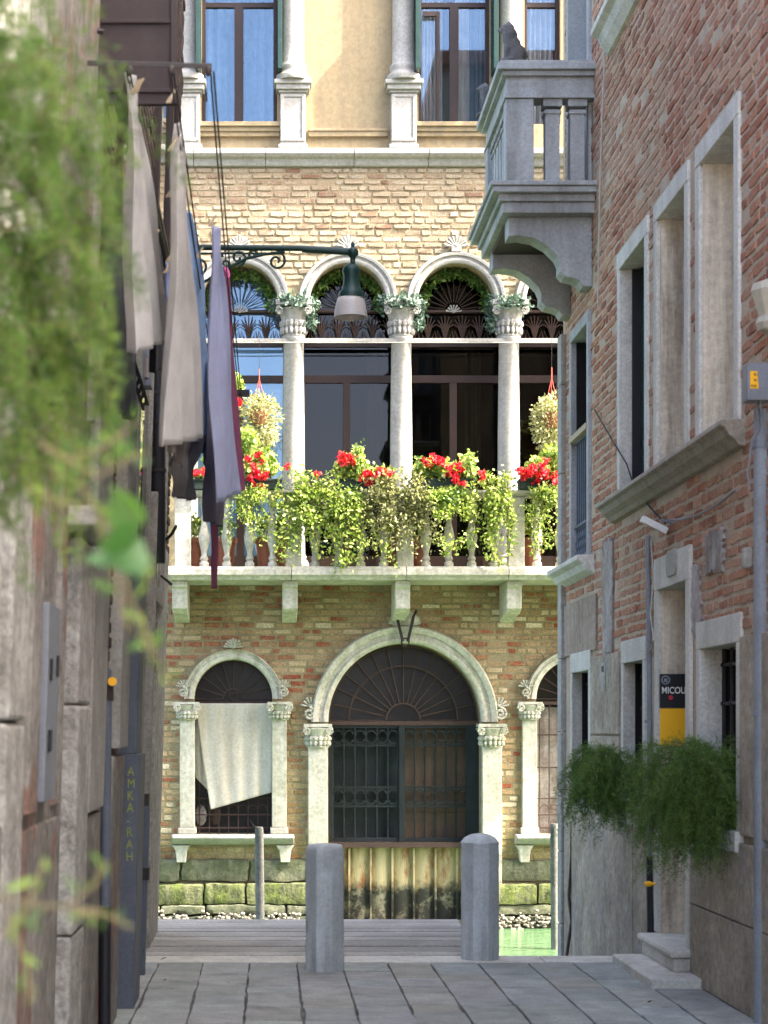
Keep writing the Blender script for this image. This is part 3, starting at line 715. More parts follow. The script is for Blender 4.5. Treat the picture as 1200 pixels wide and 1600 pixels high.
# tie band under capitals and awning rail
mb = MB(); mb.box(XA, XB, FY + .02, FY + .06, fz(533), fz(528)); mb.build('tie_beam', 'istria', pal)
MB().tube([(XA, FY - .03, fz(536)), (XB, FY - .03, fz(536))], .008, 6).build('cable', 'istria', pal)
GY = FY + .36
def glazing(c, idx):
    cx = fx(c); h = 169 / 256.
    x0, x1 = cx - h + .02, cx + h - .02
    mb = MB()
    mb.box(x0, x1, GY, GY + .06, fz(590), fz(578)).box(x0, x1, GY + .001, GY + .06, fz(533), fz(522)).box(x0, x1, GY + .001, GY + .06, fz(480), fz(475))
    for xx in (x0 + .03, cx + (-.0), x1 - .03): mb.box(xx - .045, xx + .045, GY - .006, GY + .055, 3.5, fz(590))
    for xx in (x0 + .02, x1 - .02): mb.box(xx - .04, xx + .04, GY - .006, GY + .055, fz(578), lcz + .1)
    mb.box(x0, x1, GY, GY + .06, 3.5, 3.75)
    o = mb.build('loggia_window', 'brownwood', pal, bevel=.004)
    if idx == 0: o['label'] = 'loggia window with reflected sky blue tinted into its glass'
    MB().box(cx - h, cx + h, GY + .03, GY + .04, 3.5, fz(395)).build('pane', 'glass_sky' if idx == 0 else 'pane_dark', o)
    if idx == 2: curtain('cur_white', fx(732), fx(757), FY + .42, 3.5, fz(535), o, .008, 4, 8)
    if idx in (1, 3): curtain('cur_white', cx + .25, cx + .5, FY + .425, 3.5, fz(535), o, .008, 4, 9)
    # iron fan and palmette grille just in front of the glass
    ir = MB(); y = GY - .05
    for i in range(13):
        a = PI * (i + .5) / 13; ir.tube([(cx + .1 * math.cos(a), y, lcz - .03 + .1 * math.sin(a)), (cx + .43 * math.cos(a), y, lcz - .03 + .43 * math.sin(a))], .006, 4)
        a2 = PI * (i + 1) / 13
        if i < 12: ir.tube([(cx + .39 * math.cos(a), y, lcz + .39 * math.sin(a) - .03), (cx + .44 * math.cos((a + a2) / 2), y, lcz - .03 + .44 * math.sin((a + a2) / 2)), (cx + .39 * math.cos(a2), y, lcz - .03 + .39 * math.sin(a2))], .005, 4)
    ir.box(x0, x1, y - .01, y + .01, lcz - .06, lcz - .03)
    n = 6; wd = (x1 - x0) / n
    for i in range(n):
        px = x0 + (i + .5) * wd; zb = fz(524)
        for j in range(7):
            a = PI * (j + .5) / 7 * .9 + .05 * PI; L = .24 + .07 * math.sin(a)
            ir.tube([(px, y, zb), (px + math.cos(a) * L * .18, y, zb + L * .6), (px + math.cos(a) * L * .42, y, zb + L * (.62 + .38 * math.sin(a)) )], [.007, .009, .006], 4)
        ir.tube([(px - wd / 2 + .02 * 0, y, zb), (px - wd * .42, y, zb + .12), (px - wd * .25, y, zb + .03)], .006, 4)
        ir.tube([(px + wd / 2, y, zb), (px + wd * .42, y, zb + .12), (px + wd * .25, y, zb + .03)], .006, 4)
    ir.build('iron_fanlight', 'rust', o)
    sh = MB(); shell_mesh(sh, cx, fz(480), .10, y - .02, 7, .015); sh.build('shell_ornament', 'istria', o)
for i, c in enumerate(LOG): glazing(c, i)
# a pale curtain behind the third bay, a chair-back and dark room depth are left to the reflecting glass
# ---- the stone balcony
bal = MB(); BL, BR = bx_(262), 5.19
slab = [(FY + .35, 3.36), (BY + .06, 3.36), (BY + .04, 3.40), (BY, 3.41), (BY, 3.48), (BY + .02, 3.515), (FY + .35, 3.515)]
u = BL
for l in (1.45, 1.35, 1.2, 1.3, 1.2):
    e = min(u + l, BR); bal.prism(slab, 'x', u, e - .005); u = e
balc = bal.build('balcony', 'istria_green', pal, bevel=.008); balc['label'] = 'stone balcony with turned balusters hung with flowers'
mb = MB(); mb.prism([(BY + .03, 4.335), (BY + .05, 4.335), (BY + .03, 4.36), (BY + .01, 4.38), (BY + .01, 4.41), (BY + .25, 4.41), (BY + .25, 4.38), (BY + .22, 4.335)], 'x', BL + .05, BR)
mb.build('handrail', 'istria_green', balc, bevel=.005)
POST = [285, 459, 634, 808, 984]
for c in POST:
    x = bx_(c); MB().box(x - .095, x + .095, BY + .05, BY + .23, 3.515, 4.334).build('balustrade_post', 'istria_green', balc, bevel=.008)
bp = [(.055, 0), (.055, .05), (.035, .07), (.05, .10), (.03, .14), (.034, .18), (.062, .30), (.066, .36), (.045, .46), (.03, .54), (.045, .57), (.03, .60), (.034, .68), (.05, .745), (.055, .75), (.055, .82)]
def bal_prof(): return [(r, z + 3.515) for r, z in bp]
for a, b in zip(POST[:-1], POST[1:]):
    for k in range(4):
        x = bx_(a + (b - a) * (k + .93 + .14 * 0) / 4.86) 
        MB().lathe(x, BY + .14, bal_prof(), 16).build('baluster', 'istria_green', balc, smooth=True)
for c in (279.5, 453.5, 631, 807, 983):
    x = fx(c) + .0; w_ = .09
    zt = 3.36
    pr = [(FY + .0, zt), (BY + .15, zt), (BY + .15, zt - .07), (BY + .2, zt - .09), (BY + .22, zt - .33), (BY + .35, zt - .38), (FY - .25, zt - .40), (FY + .0, zt - .46)]
    x = bx_(c)
    MB().prism(pr, 'x', x - w_, x + w_).build('balcony_bracket', 'istria_green', balc, bevel=.012)
# ---- small arched windows of the ground floor
def small_window(c, idx):
    cx = fx(c); zb = fz(1303)
    prof = [(swr, -.25), (swr, .04), (swr + .02, .06), (swr + .06, .06), (swr + .07, .045), (swr + .10, .045), (swR - .01, .08), (swR, .05), (swR, -.02)]
    ar = MB().arch(cx, swz, prof, FY, 48).build('window_arch', 'istria_green', pal, smooth=True)
    mb = MB(); shell_mesh(mb, cx, swz + swR + .02, .12, FY - .05, 9); mb.build('shell_finial', 'istria_green', ar)
    for s_ in (-1, 1):
        mb = MB(); shell_mesh(mb, cx + s_ * (swR + .0), swz + .14, .10, FY - .06, 7)
        pts = []
        for i in range(16):
            a = i / 15 * 3.5 * PI; r = .06 * (1 - i / 18); pts.append((cx + s_ * (swR + .01) + r * math.sin(a), FY - .08, swz + .08 + r * math.cos(a)))
        mb.tube(pts, .014, 6); mb.build('scroll_ornament', 'istria_green', ar, smooth=True)
        x = cx + s_ * (swr + .085)
        p = MB().box(x - .09, x + .09, FY - .07, FY + .25, zb + .08, fz(1122)).box(x - .11, x + .11, FY - .09, FY + .25, zb, zb + .08).build('pilaster', 'istria_green', pal, bevel=.01)
        capital(x, FY - .01, fz(1125), fz(1097), .095, .145, 'capital', p, 'istria_green')
    sl = MB(); sl.prism([(FY + .1, zb), (FY - .24, zb), (FY - .25, zb - .04), (FY - .2, zb - .08), (FY - .12, zb - .12), (FY + .0, zb - .13)], 'x', cx - .74, cx + .74)
    s_o = sl.build('window_sill', 'istria', pal, bevel=.012)
    for s_ in (-1, 1):
        x = cx + s_ * .63
        MB().prism([(x - .11, zb - .131), (x + .11, zb - .131), (x + .07, zb - .2), (x + .055, zb - .34), (x - .055, zb - .34), (x - .07, zb - .2)], 'y', FY - .13, FY).build('sill_corbel', 'istria_green', s_o, bevel=.01)
    # glazing + iron
    g = MB().box(cx - swr - .02, cx + swr + .02, FY + .24, FY + .26, zb, swz + swr).build('ground_window', 'dustglass', pal)
    if idx: g['label'] = 'arched ground window with pale shutters behind rusty bars'
    ir = MB(); y = FY + .12
    for i in range(11):
        a = PI * i / 10; ir.tube([(cx + .12 * math.cos(a), y, swz + .12 * math.sin(a)), (cx + swr * math.cos(a), y, swz + swr * math.sin(a))], .006, 5)
    ir.arch(cx, swz, [(.12, 0), (.12, .015), (.135, .015), (.135, 0)], y, 16); ir.box(cx - swr, cx + swr, y - .02, y + .02, swz - .07, swz - .03)
    for s_ in (-1, 1): ir.tube([(cx, y, swz - .02), (cx + s_ * .05, y, swz + .03), (cx + s_ * .045, y, swz + .085), (cx + s_ * .012, y, swz + .08), (cx + s_ * .02, y, swz + .05)], .008, 5)
    ir.build('iron_fanlight', 'rust', g)
    ir = MB(); n = 8
    for i in range(n): 
        xx = cx - swr + .06 + i * (2 * swr - .12) / (n - 1); ir.tube([(xx, y, zb), (xx, y, swz - .05)], .008, 5)
    for zz in (zb + .06, zb + .22, zb + .42, zb + .8, zb + 1.2): ir.box(cx - swr, cx + swr, y - .012, y + .012, zz, zz + .018)
    for i in range(7):
        xx = cx - swr + .06 + (i + .5) * (2 * swr - .12) / 7; ir.arch(xx, zb + .3, [(.045, 0), (.045, .01), (.057, .01), (.057, 0)], y, 8)
    ir.build('window_grille', 'rust', g)
    if idx:
        sh = MB(); 
        for i in range(3): sh.box(cx - swr + i * .32, cx - swr + i * .32 + .31, FY + .2, FY + .235, zb, swz - .1)
        sh.build('shutter', 'plaster_grey', g)
        b = MB(); b.box(cx - swr, cx + .3, FY - .2, FY - .18, zb + .30, zb + .32)
    else:
        for k_, xx in enumerate((-.40, -.22)): MB().disc(cx + xx, FY + .2, zb + .22, .07, .03, .13, 12).build('jar', 'brownpane' if k_ else 'plaster_grey', g)
small_window(364.5, 0); small_window(898.5, 1)
# ---- water door
prof = [(dr, -.3), (dr, .04), (dr + .03, .07), (dr + .06, .07), (dr + .065, .05), (dr + .12, .05), (dr + .13, .08), (dR - .02, .10), (dR, .06), (dR, -.02)]
ar = MB().arch(dcx, dcz, prof, FY, 64, zs=1.03).build('door_arch', 'istria_green', pal, smooth=True)
MB().prism([(dcx - .13, dcz + dR * 1.03), (dcx + .13, dcz + dR * 1.03), (dcx + .2, dcz + dR * 1.03 + .02), (dcx + .17, dcz + dR * 1.03 + .1), (dcx + .07, dcz + dR * 1.03 + .17), (dcx - .07, dcz + dR * 1.03 + .17), (dcx - .17, dcz + dR * 1.03 + .1), (dcx - .2, dcz + dR * 1.03 + .02)], 'y', FY - .07, FY).build('keystone_crest', 'istria_green', ar, bevel=.01)
for s_ in (-1, 1):
    mb = MB(); shell_mesh(mb, dcx + s_ * (dR + .0), dcz + .18, .13, FY - .06, 7); pts = []
    for i in range(16):
        a = i / 15 * 3.5 * PI; r = .08 * (1 - i / 18); pts.append((dcx + s_ * (dR + .02) + r * math.sin(a), FY - .08, dcz + .1 + r * math.cos(a)))
    mb.tube(pts, .018, 6); mb.build('scroll_ornament', 'istria_green', ar, smooth=True)
    x = dcx + s_ * (dr + .13)
    p = MB().box(x - .12, x + .12, FY - .09, FY + .28, fz(1400), fz(1166)).box(x - .14, x + .14, FY - .11, FY + .28, fz(1440), fz(1400)).build('pilaster', 'istria_green', pal, bevel=.012)
    capital(x, FY - .0, fz(1168), fz(1131), .12, .17, 'capital', p, 'istria_green')
st = MB(); yy = FY - .12
for s_ in (-1, 1): st.tube([(dcx + s_ * .14, FY - .02, fz(955)), (dcx + s_ * .10 , yy, fz(965)), (dcx + s_ * .03, yy - .02, fz(1003))], .018, 6)
st.arch(dcx, fz(1004), [(.035, 0), (.035, .03), (.055, .03), (.055, 0)], yy, 16, 0, 2 * PI); st.build('iron_strut', 'iron', ar)
y = FY + .22; zb = fz(1317)
gl = MB().box(dcx - dr, dcx + dr, FY + .34, FY + .36, dcz, dcz + dr * 1.03).build('fanlight_glass', 'dustglass', pal)
ir = MB()
for i in range(15):
    a = PI * i / 14; ir.tube([(dcx + .2 * math.cos(a), y, dcz + .02 + .2 * math.sin(a)), (dcx + dr * math.cos(a), y, dcz + .02 + (dr) * math.sin(a))], .009, 5)
for r in (.2, .66, dr - .03): ir.arch(dcx, dcz + .02, [(r, 0), (r, .02), (r + .02, .02), (r + .02, 0)], y, 40)
ir.box(dcx - dr, dcx + dr, y - .03, y + .03, dcz - .04, dcz + .01); ir.build('iron_fanlight', 'rust', gl)
gate = MB(); 
gate.box(dcx - dr, dcx - dr + .06, y - .03, y + .03, zb, dcz - .041).box(dcx + dr - .15, dcx + dr, y - .03, y + .03, zb, dcz - .041).box(dcx - .055, dcx + .015, y - .04, y + .03, zb, dcz - .041)
gate.box(dcx - dr + .06, dcx + dr - .15, y - .02, y + .02, zb, zb + .05)
gt = gate.build('water_gate', 'gate', pal, bevel=.004); gt['label'] = 'dark green iron water gate with a brown panel behind its right leaf'
bars = MB()
for (xa, xb) in ((dcx - dr + .06, dcx - .055), (dcx + .015, dcx + dr - .15)):
    n = 6
    for i in range(n + 1): 
        xx = xa + (xb - xa) * i / n; bars.tube([(xx, y, zb), (xx, y, dcz - .05)], .011, 6)
        bars.disc(xx, y, zb + .28, .016, .016, .02, 6); bars.disc(xx, y, zb + .13, .013, .013, .05, 6)
    for zz in (fz(1165), fz(1231), fz(1261), fz(1136)): bars.box(xa, xb, y - .012, y + .012, zz - .012, zz + .012)
    for i in range(n):
        xm = xa + (xb - xa) * (i + .5) / n; hw = (xb - xa) / n / 2 - .012
        for (zt_, zl) in ((fz(1142), fz(1161)), (fz(1235), fz(1257))):
            bars.arch(xm, zt_ - .05, [(hw - .012, 0), (hw - .012, .012), (hw + .008, .012), (hw + .008, 0)], y, 10)
            bars.arch(xm, zl + .05, [(hw - .012, 0), (hw - .012, .012), (hw + .008, .012), (hw + .008, 0)], y, 10, PI, 2 * PI)
bars.build('gate_bars', 'gate', gt)
MB().box(dcx - dr + .03, dcx - .02, FY + .34, FY + .36, zb, dcz - .04).build('gate_panel', 'gate', gt)
MB().box(dcx + .02, dcx + dr - .03, FY + .34, FY + .36, zb + .36, dcz - .04).build('gate_panel', 'brownpane', gt)
MB().box(dcx + .02, dcx + dr - .03, FY + .345, FY + .36, zb, zb + .355).build('gate_panel', 'brownpane', gt)
MB().box(dcx - dr, dcx + dr, FY + .10, FY + .36, fz(1325), fz(1317)).build('door_threshold', 'rust', pal)
bd = MB(); nb = 7
for i in range(nb):
    xa = dcx - dr + i * 2 * dr / nb; xb = xa + 2 * dr / nb
    prf = [(xa + .004, FY + .30)]
    for j in range(9): t = j / 8; prf.append((xa + .012 + (xb - xa - .024) * t, FY + .27 - .035 * math.sin(PI * t)))
    prf.append((xb - .004, FY + .30)); bd.prism(prf, 'z', -1.4, fz(1326))
bdo = bd.build('flood_boards', 'tideboards', pal)
for i in range(nb + 1):
    if i % 2 == 0: pass
sep = MB()
for i in range(nb + 1):
    xx = dcx - dr + i * 2 * dr / nb; sep.box(xx - .012, xx + .012, FY + .20, FY + .3, -1.4, fz(1327))
sep.build('board_rib', 'tideboards', bdo)

# cloth hung in the small window
def loft(left, right, n, m_, amp=.02, waves=4, seed=0, noise_=.3):
    r = random.Random(seed); ph = [r.uniform(0, 6) for _ in range(4)]
    def samp(poly, t):
        k = t * (len(poly) - 1); i = min(int(k), len(poly) - 2); f = k - i; f_ = f
        return Vector(poly[i]).lerp(Vector(poly[i + 1]), f_)
    vs = []
    for j in range(m_ + 1):
        t = j / m_; a, b = samp(left, t), samp(right, t); d = (b - a); nrm = d.cross(Vector((0, 0, 1)))
        nrm = nrm.normalized() if nrm.length > 1e-5 else Vector((0, 1, 0))
        for i in range(n + 1):
            s_ = i / n; off = amp * (.35 + .65 * t) * (math.sin(s_ * waves * 2 * PI + ph[0] + t * 1.2) + noise_ * math.sin(s_ * waves * 5.1 + ph[1] + t * 4)) + amp * .35 * math.sin(t * 9 + ph[2] + s_ * 5)
            vs.append(a + d * s_ + nrm * off)
    fs = [(j * (n + 1) + i, j * (n + 1) + i + 1, (j + 1) * (n + 1) + i + 1, (j + 1) * (n + 1) + i) for j in range(m_) for i in range(n)]
    return vs, fs
def cloth(name, label, cat, mat, left, right, amp=.02, waves=4, seed=0, group=None, n=50, m_=60, parent=None, sol=.004):
    vs, fs = loft(left, right, n, m_, amp, waves, seed)
    base = None
    if parent is None:
        o = obj(name, vs, fs, mat, None, True); tag(o, label, cat, group)
    else: o = obj(name, vs, fs, mat, parent, True)
    so_ = o.modifiers.new('thick', 'SOLIDIFY'); so_.thickness = sol
    return o
Dc = FY + .02
cw = thing('canvas_sheet', 'stained off white canvas sheet hung in the left arched ground window', 'canvas sheet', P(364, 1098, Dc))
cloth('sheet_front', '', '', 'canvas', [P(305, 1099, Dc), P(316, 1180, Dc), P(329, 1265, Dc - .02)], [P(426, 1099, Dc), P(426, 1170, Dc), P(425, 1238, Dc)], .010, 4, 3, parent=cw)
cloth('sheet_fold', '', '', 'canvas', [P(302, 1103, Dc + .06), P(302, 1170, Dc + .06), P(303, 1212, Dc + .06)], [P(318, 1103, Dc + .06), P(322, 1170, Dc + .06), P(326, 1236, Dc + .06)], .01, 2, 4, parent=cw)

# mooring poles in the canal
def pole(px, ytop, D, r, lab):
    o = thing('mooring_pole', lab, 'mooring pole', P(px, 1440, D), 'mooring poles in the canal')
    x = PX(px, D); zt = PZ(ytop, D)
    MB().tube([(x + .03, D, -2), (x + .01, D, -.5), (x, D, .5), (x, D, zt - .02), (x, D, zt)], [r * 1.05, r * 1.05, r, r * .95, r * .8], 14).build('post', 'wood_pole', o, smooth=True)
    return o
mp = pole(405, 1292, 20.0, .045, 'thin weathered mooring pole below the window with the hung canvas sheet')
MB().tube([P(404, 1296, 19.95), P(396, 1290, 19.95), P(391, 1282, 19.9)], .006, 4).build('wire', 'iron', mp)
pole(866, 1287, 21.0, .045, 'dark mooring pole in the green water beside the right hand house')

# ================================================================= BALCONY PLANTS
def blob_pts(rg, n, c, s): 
    p = rg.normal(size=(n, 3)); p /= np.linalg.norm(p, axis=1)[:, None]; p *= (rg.random((n, 1)) ** .45)
    return np.array(c) + p * np.array(s)
def flowers(pts, size, rg):
    out = []
    for p in pts:
        n = 26; q = rg.normal(size=(n, 3)); q /= np.linalg.norm(q, axis=1)[:, None]; out.append(p + q * size * rg.uniform(.5, 1, (n, 1)))
    return np.concatenate(out)
BYF = BY - .02
trough_specs = [
 # px0, px1, label, blobs [(px, py, rx, ry, n)], flowers [(px,py)], leafmat
 (288, 330, 'short dark trough at the left end of the flowered balcony with few red blooms', [(318, 742, 18, 12, 260)], [(313, 742), (320, 738), (325, 744)], 'leaf_lime'),
 (366, 440, 'trough of red geraniums under the left hanging basket on the balcony', [(400, 725, 38, 26, 900), (385, 690, 22, 24, 300)], [(388, 718), (404, 712), (396, 730), (410, 722), (392, 748), (408, 748), (400, 738), (450, 729), (398, 760), (415, 745)], 'leaf_lime'),
 (520, 612, 'trough of tall leafy geraniums with red blooms between the two middle loggia columns', [(550, 730, 26, 26, 700), (590, 742, 30, 16, 500), (558, 712, 10, 16, 200)], [(535, 712), (546, 716), (540, 722), (572, 740), (585, 745), (565, 748), (578, 757), (600, 738), (608, 742), (532, 722), (590, 737), (496, 742)], 'leaf_lime'),
 (655, 742, 'trough of bright red geraniums on the balcony in front of the third loggia window', [(690, 735, 36, 20, 800), (733, 728, 12, 22, 260), (660, 735, 14, 20, 260)], [(684, 718), (690, 724), (700, 734), (708, 740), (715, 728), (718, 735), (676, 714), (722, 758), (712, 752), (670, 728), (662, 722), (700, 742), (752, 742)], 'leaf_lime'),
 (812, 884, 'trough of crimson geraniums at the right end of the balcony beside the house corner', [(850, 732, 34, 22, 700), (868, 710, 16, 16, 250)], [(818, 738), (826, 742), (834, 738), (840, 745), (846, 738), (838, 752), (862, 748), (868, 742), (876, 752), (830, 730), (852, 742), (880, 716), (815, 746), (844, 730)], 'leaf_lime'),
]
for i, (a, b, lab, blobs, fl, lm) in enumerate(trough_specs):
    rg = np.random.default_rng(40 + i); x0, x1 = bx_(a), bx_(b)
    t = thing('flower_trough', lab, 'flower trough', ((x0 + x1) / 2, BY + .12, 4.41), 'geranium troughs along the balcony rail')
    tr = MB().box(x0, x1, BY - .02, BY + .2, 4.415, 4.53)
    tr.box(x0 - .008, x1 + .008, BY - .03, BY + .21, 4.51, 4.54); tr.build('trough', 'greenbox', t, bevel=.006)
    pts = np.concatenate([blob_pts(rg, n, (bx_(x), BY + .08, bz_(y)), (rx / 133, .16, ry / 133)) for x, y, rx, ry, n in blobs])
    leaf_mesh('leaves', pts, .06, lm, t, 60 + i, aspect=.7, cval=np.clip(rg.normal(.55, .28, len(pts)), 0, 1))
    fl = fl + [(x + rg.uniform(-12, 12), y + rg.uniform(-9, 7)) for x, y in fl if rg.random() < .55]
    fc = np.array([(bx_(x), BY - .1 + rg.uniform(-.06, .06), bz_(y)) for x, y in fl]); fp = flowers(fc, .035, rg)
    leaf_mesh('blossoms', fp, .035, 'red_petal', t, 80 + i, aspect=1.0)
def trailing(lab, strands, mat, seed, n_per=110, size=.056, spread=.058, cat='trailing plant', dens_c=.6):
    rg = np.random.default_rng(seed); pts = []; st = MB()
    x_m = bx_(sum(s[0][0] for s in strands) / len(strands))
    t = thing('trailing_plant', lab, cat, (x_m, BY + .05, 4.42), 'trailing plants over the balcony')
    for poly in strands:
        wp = [np.array((bx_(x), BY - .07 + rg.uniform(-.06, .05), bz_(y))) for x, y in poly]
        st.tube([Vector(p) for p in wp], .004, 4)
        for p0, p1 in zip(wp[:-1], wp[1:]):
            L = np.linalg.norm(p1 - p0); n = int(n_per * L / .2) + 4; tt = rg.random((n, 1))
            pts.append(p0 + (p1 - p0) * tt + rg.normal(size=(n, 3)) * spread)
    xs = [p_[0][0] for p_ in strands]; 
    for q in range(int(len(strands) * 1.25)):
        bxx = rg.uniform(min(xs) - 6, max(xs) + 6); yy = 768 + abs(rg.normal()) * 28 * min(1, len(strands) / 9)
        pts.append(blob_pts(rg, 110, (bx_(bxx), BY - .1 + rg.uniform(-.04, .06), bz_(yy)), (.12, .08, .11)))
    pts = np.concatenate(pts); leaf_mesh('leaves', pts, size, mat, t, seed + 1, aspect=.55, cval=np.clip(rg.normal(dens_c, .27, len(pts)), 0, 1))
    st.build('stems', 'stem', t); return t
def fan(x0, x1, y0, ylens, n, seed, jx=14):
    r = random.Random(seed); out = []
    for i in range(n):
        x = x0 + (x1 - x0) * (i + .5) / n + r.uniform(-6, 6); L = r.uniform(*ylens); p = [(x, y0 + r.uniform(-12, 8))]
        k = 4
        for j in range(k): x += r.uniform(-jx, jx); p.append((x, y0 + L * (j + 1) / k))
        out.append(p)
    return out
trailing('lime green creeper spilling over the rail between the left pair of loggia columns', fan(445, 525, 745, (70, 135), 10, 1) + [[(470, 750), (455, 800), (440, 850)]], 'leaf_lime', 101, 46, .042, .045)
trailing('thin lime creeper hanging low over the slab right of the left central loggia column', fan(520, 580, 800, (55, 90), 6, 2, 18) + [[(525, 790), (560, 850), (540, 880)]], 'leaf_lime', 102, 34, .042, .045)
trailing('dense pale olive bush with dry stems hanging over the middle of the rail', fan(572, 665, 745, (60, 125), 13, 3), 'leaf_var', 103, 50, .040, .05, dens_c=.45)
trailing('lime creeper with long loose shoots in front of the right hand baluster group', fan(745, 800, 745, (60, 130), 9, 4) + [[(740, 830), (715, 850), (690, 862)], [(755, 830), (770, 870), (785, 885)], [(680, 840), (700, 855), (720, 850)]], 'leaf_lime', 104, 38, .042, .04)
trailing('small leafy shoots trailing below the crimson geraniums by the corner', fan(828, 868, 765, (50, 110), 5, 5), 'leaf_lime', 105, 30, .038, .035)
trailing('wispy pale shoots dangling beside the lilac towel over the left balusters', fan(366, 400, 770, (40, 80), 4, 6) + [[(400, 780), (420, 820), (410, 850)]], 'leaf_lime', 106, 26, .036, .035)
trailing('young upright leafy shoots standing over the middle bush', [[(560, 735), (556, 715), (560, 700)], [(650, 745), (655, 728), (650, 715)], [(735, 745), (733, 720), (736, 708)]], 'leaf_mid', 107, 40, .04, .03)
# hanging baskets
def basket(px, pytop, pyc, rx, ry, D, lab, seed):
    rg = np.random.default_rng(seed); t = thing('hanging_basket', lab, 'hanging basket', P(px, pytop, D), 'hanging baskets in the loggia')
    sc = D / F; c = P(px, pyc, D)
    pts = np.concatenate([blob_pts(rg, 1500, c, (rx * sc, rx * sc * .8, ry * sc)), blob_pts(rg, 600, c + Vector((0, 0, ry * sc * .45)), (rx * sc * .95, rx * sc * .8, ry * sc * .5)), blob_pts(rg, 600, c - Vector((0, 0, ry * sc * .8)), (rx * sc * .7, rx * sc * .6, ry * sc * .6))])
    leaf_mesh('leaves', pts, .038, 'leaf_var', t, seed, cval=np.clip(rg.normal(.65, .25, len(pts)), 0, 1))
    MB().lathe(c.x, c.y, [(.07, c.z - .05), (.11, c.z + .05), (.12, c.z + .12), (.115, c.z + .12)], 16).build('pot', 'terracotta', t)
    hk = MB(); top = P(px, pytop, D)
    for dx, dy in ((-.09, 0), (.09, 0), (0, .09)): hk.tube([top, (c.x + dx, c.y + dy, c.z + .14)], .004, 4)
    hk.tube([top, top + Vector((0, 0, .12))], .006, 4); hk.build('cord', 'redrope', t)
    MB().tube([top + Vector((0, 0, .12)), (top.x, top.y, fz(533))], .002, 4).build('wire', 'iron', t)
    return t
basket(405, 592, 658, 35, 46, 22.95, 'bushy variegated plant in a hanging basket before the sky-tinted loggia window', 201)
basket(862, 590, 662, 32, 48, 22.95, 'round leafy hanging basket at the right end of the loggia by the house corner', 202)
rg = np.random.default_rng(77)
t = thing('climbing_plant', 'leafy climber with a red bloom rising behind the lilac towel', 'climbing plant', P(330, 760, 22.9))
pts = np.concatenate([blob_pts(rg, 500, P(328, 630, 22.9), (.09, .1, .35)), blob_pts(rg, 260, P(366, 600, 22.9), (.12, .1, .14)), blob_pts(rg, 260, P(328, 720, 22.9), (.09, .1, .3))])
leaf_mesh('leaves', pts, .05, 'leaf_lime', t, 78, cval=np.clip(rg.normal(.6, .25, len(pts)), 0, 1))
leaf_mesh('blossoms', flowers(np.array([P(372, 628, 22.7), P(370, 618, 22.7)]), .035, rg), .035, 'red_petal', t, 79, aspect=1)
MB().tube([P(328, 760, 22.9), P(330, 680, 22.9), P(330, 600, 22.9)], .008, 5).build('stem', 'stem', t)
# pots on the balcony floor
for i, (px, rt, lab) in enumerate(((305, .10, 'terracotta pot with a small plant behind the leftmost balusters'), (352, .13, 'terracotta pot seen between balusters right of the magenta cloth'), (415, .12, 'terracotta pot partly hidden by wispy shoots left of the creeper'), (437, .10, 'narrow terracotta pot beside the second balustrade post'), (612, .10, 'terracotta pot tucked left of the middle balustrade post'), (655, .10, 'terracotta pot tucked right of the middle balustrade post'), (832, .12, 'large terracotta pot behind the balusters by the house corner'))):
    x = PX(px, 22.85); t = thing('plant_pot', lab, 'plant pot', (x, 22.85, 3.516), 'terracotta pots on the balcony floor')
    MB().lathe(x, 22.85, [(rt * .7, 3.516), (rt * .98, 3.82), (rt * 1.1, 3.82), (rt * 1.1, 3.88), (rt * .95, 3.88), (rt * .9, 3.84)], 20).build('pot', 'terracotta', t, smooth=True)
    rg = np.random.default_rng(300 + i); leaf_mesh('leaves', blob_pts(rg, 220, (x, 22.83, 4.02), (rt * 1.1, rt, .16)), .05, 'leaf_lime' if i % 2 == 0 else 'leaf_mid', t, 310 + i)
# garlands on the capitals and round the arches
for i, c in enumerate((459, 628, 797)):
    rg = np.random.default_rng(400 + i); cx = fx(c)
    t = thing('leaf_garland', ('blue green leaf garland on the loggia capital beside the lamp, left', 'blue green leaf garland on the middle loggia capital right of the lamp', 'blue green leaf garland on the loggia capital under the stone balcony')[i], 'garland', (cx, FY - .1, fz(470)), 'garlands on the loggia capitals')
    a = rg.uniform(0, 2 * PI, 750); pts = np.stack([cx + .22 * np.cos(a) + rg.normal(0, .03, 750), FY + .10 + .22 * np.sin(a) + rg.normal(0, .03, 750), fz(472) + rg.normal(0, .04, 750)], 1)
    pts2 = np.stack([cx + (.2 if i < 2 else -.2) + rg.normal(0, .035, 350), FY + .1 + rg.normal(0, .04, 350), rg.uniform(fz(512), fz(472), 350)], 1)
    leaf_mesh('leaves', np.concatenate([pts, pts2]), .055, 'garland', t, 410 + i, aspect=.5)
for i, c in enumerate(LOG[:3]):
    rg = np.random.default_rng(440 + i); cx = fx(c); n = 1000
    a = rg.uniform(-.15, PI + .15, n); rr = lr - .07 + rg.normal(0, .03, n)
    t = thing('arch_garland', ('dark leaf garland lining the leftmost visible loggia arch behind the laundry', 'dark leaf garland lining the loggia arch behind the street lamp', 'dark leaf garland lining the loggia arch right of the street lamp')[i], 'garland', (cx, FY + .2, lcz), 'garlands lining the loggia arches')
    pts = np.stack([cx + rr * np.cos(a), FY + .2 + rg.normal(0, .03, n), lcz + rr * np.sin(a)], 1)
    leaf_mesh('leaves', pts, .05, 'fern_dark', t, 450 + i, aspect=.5)

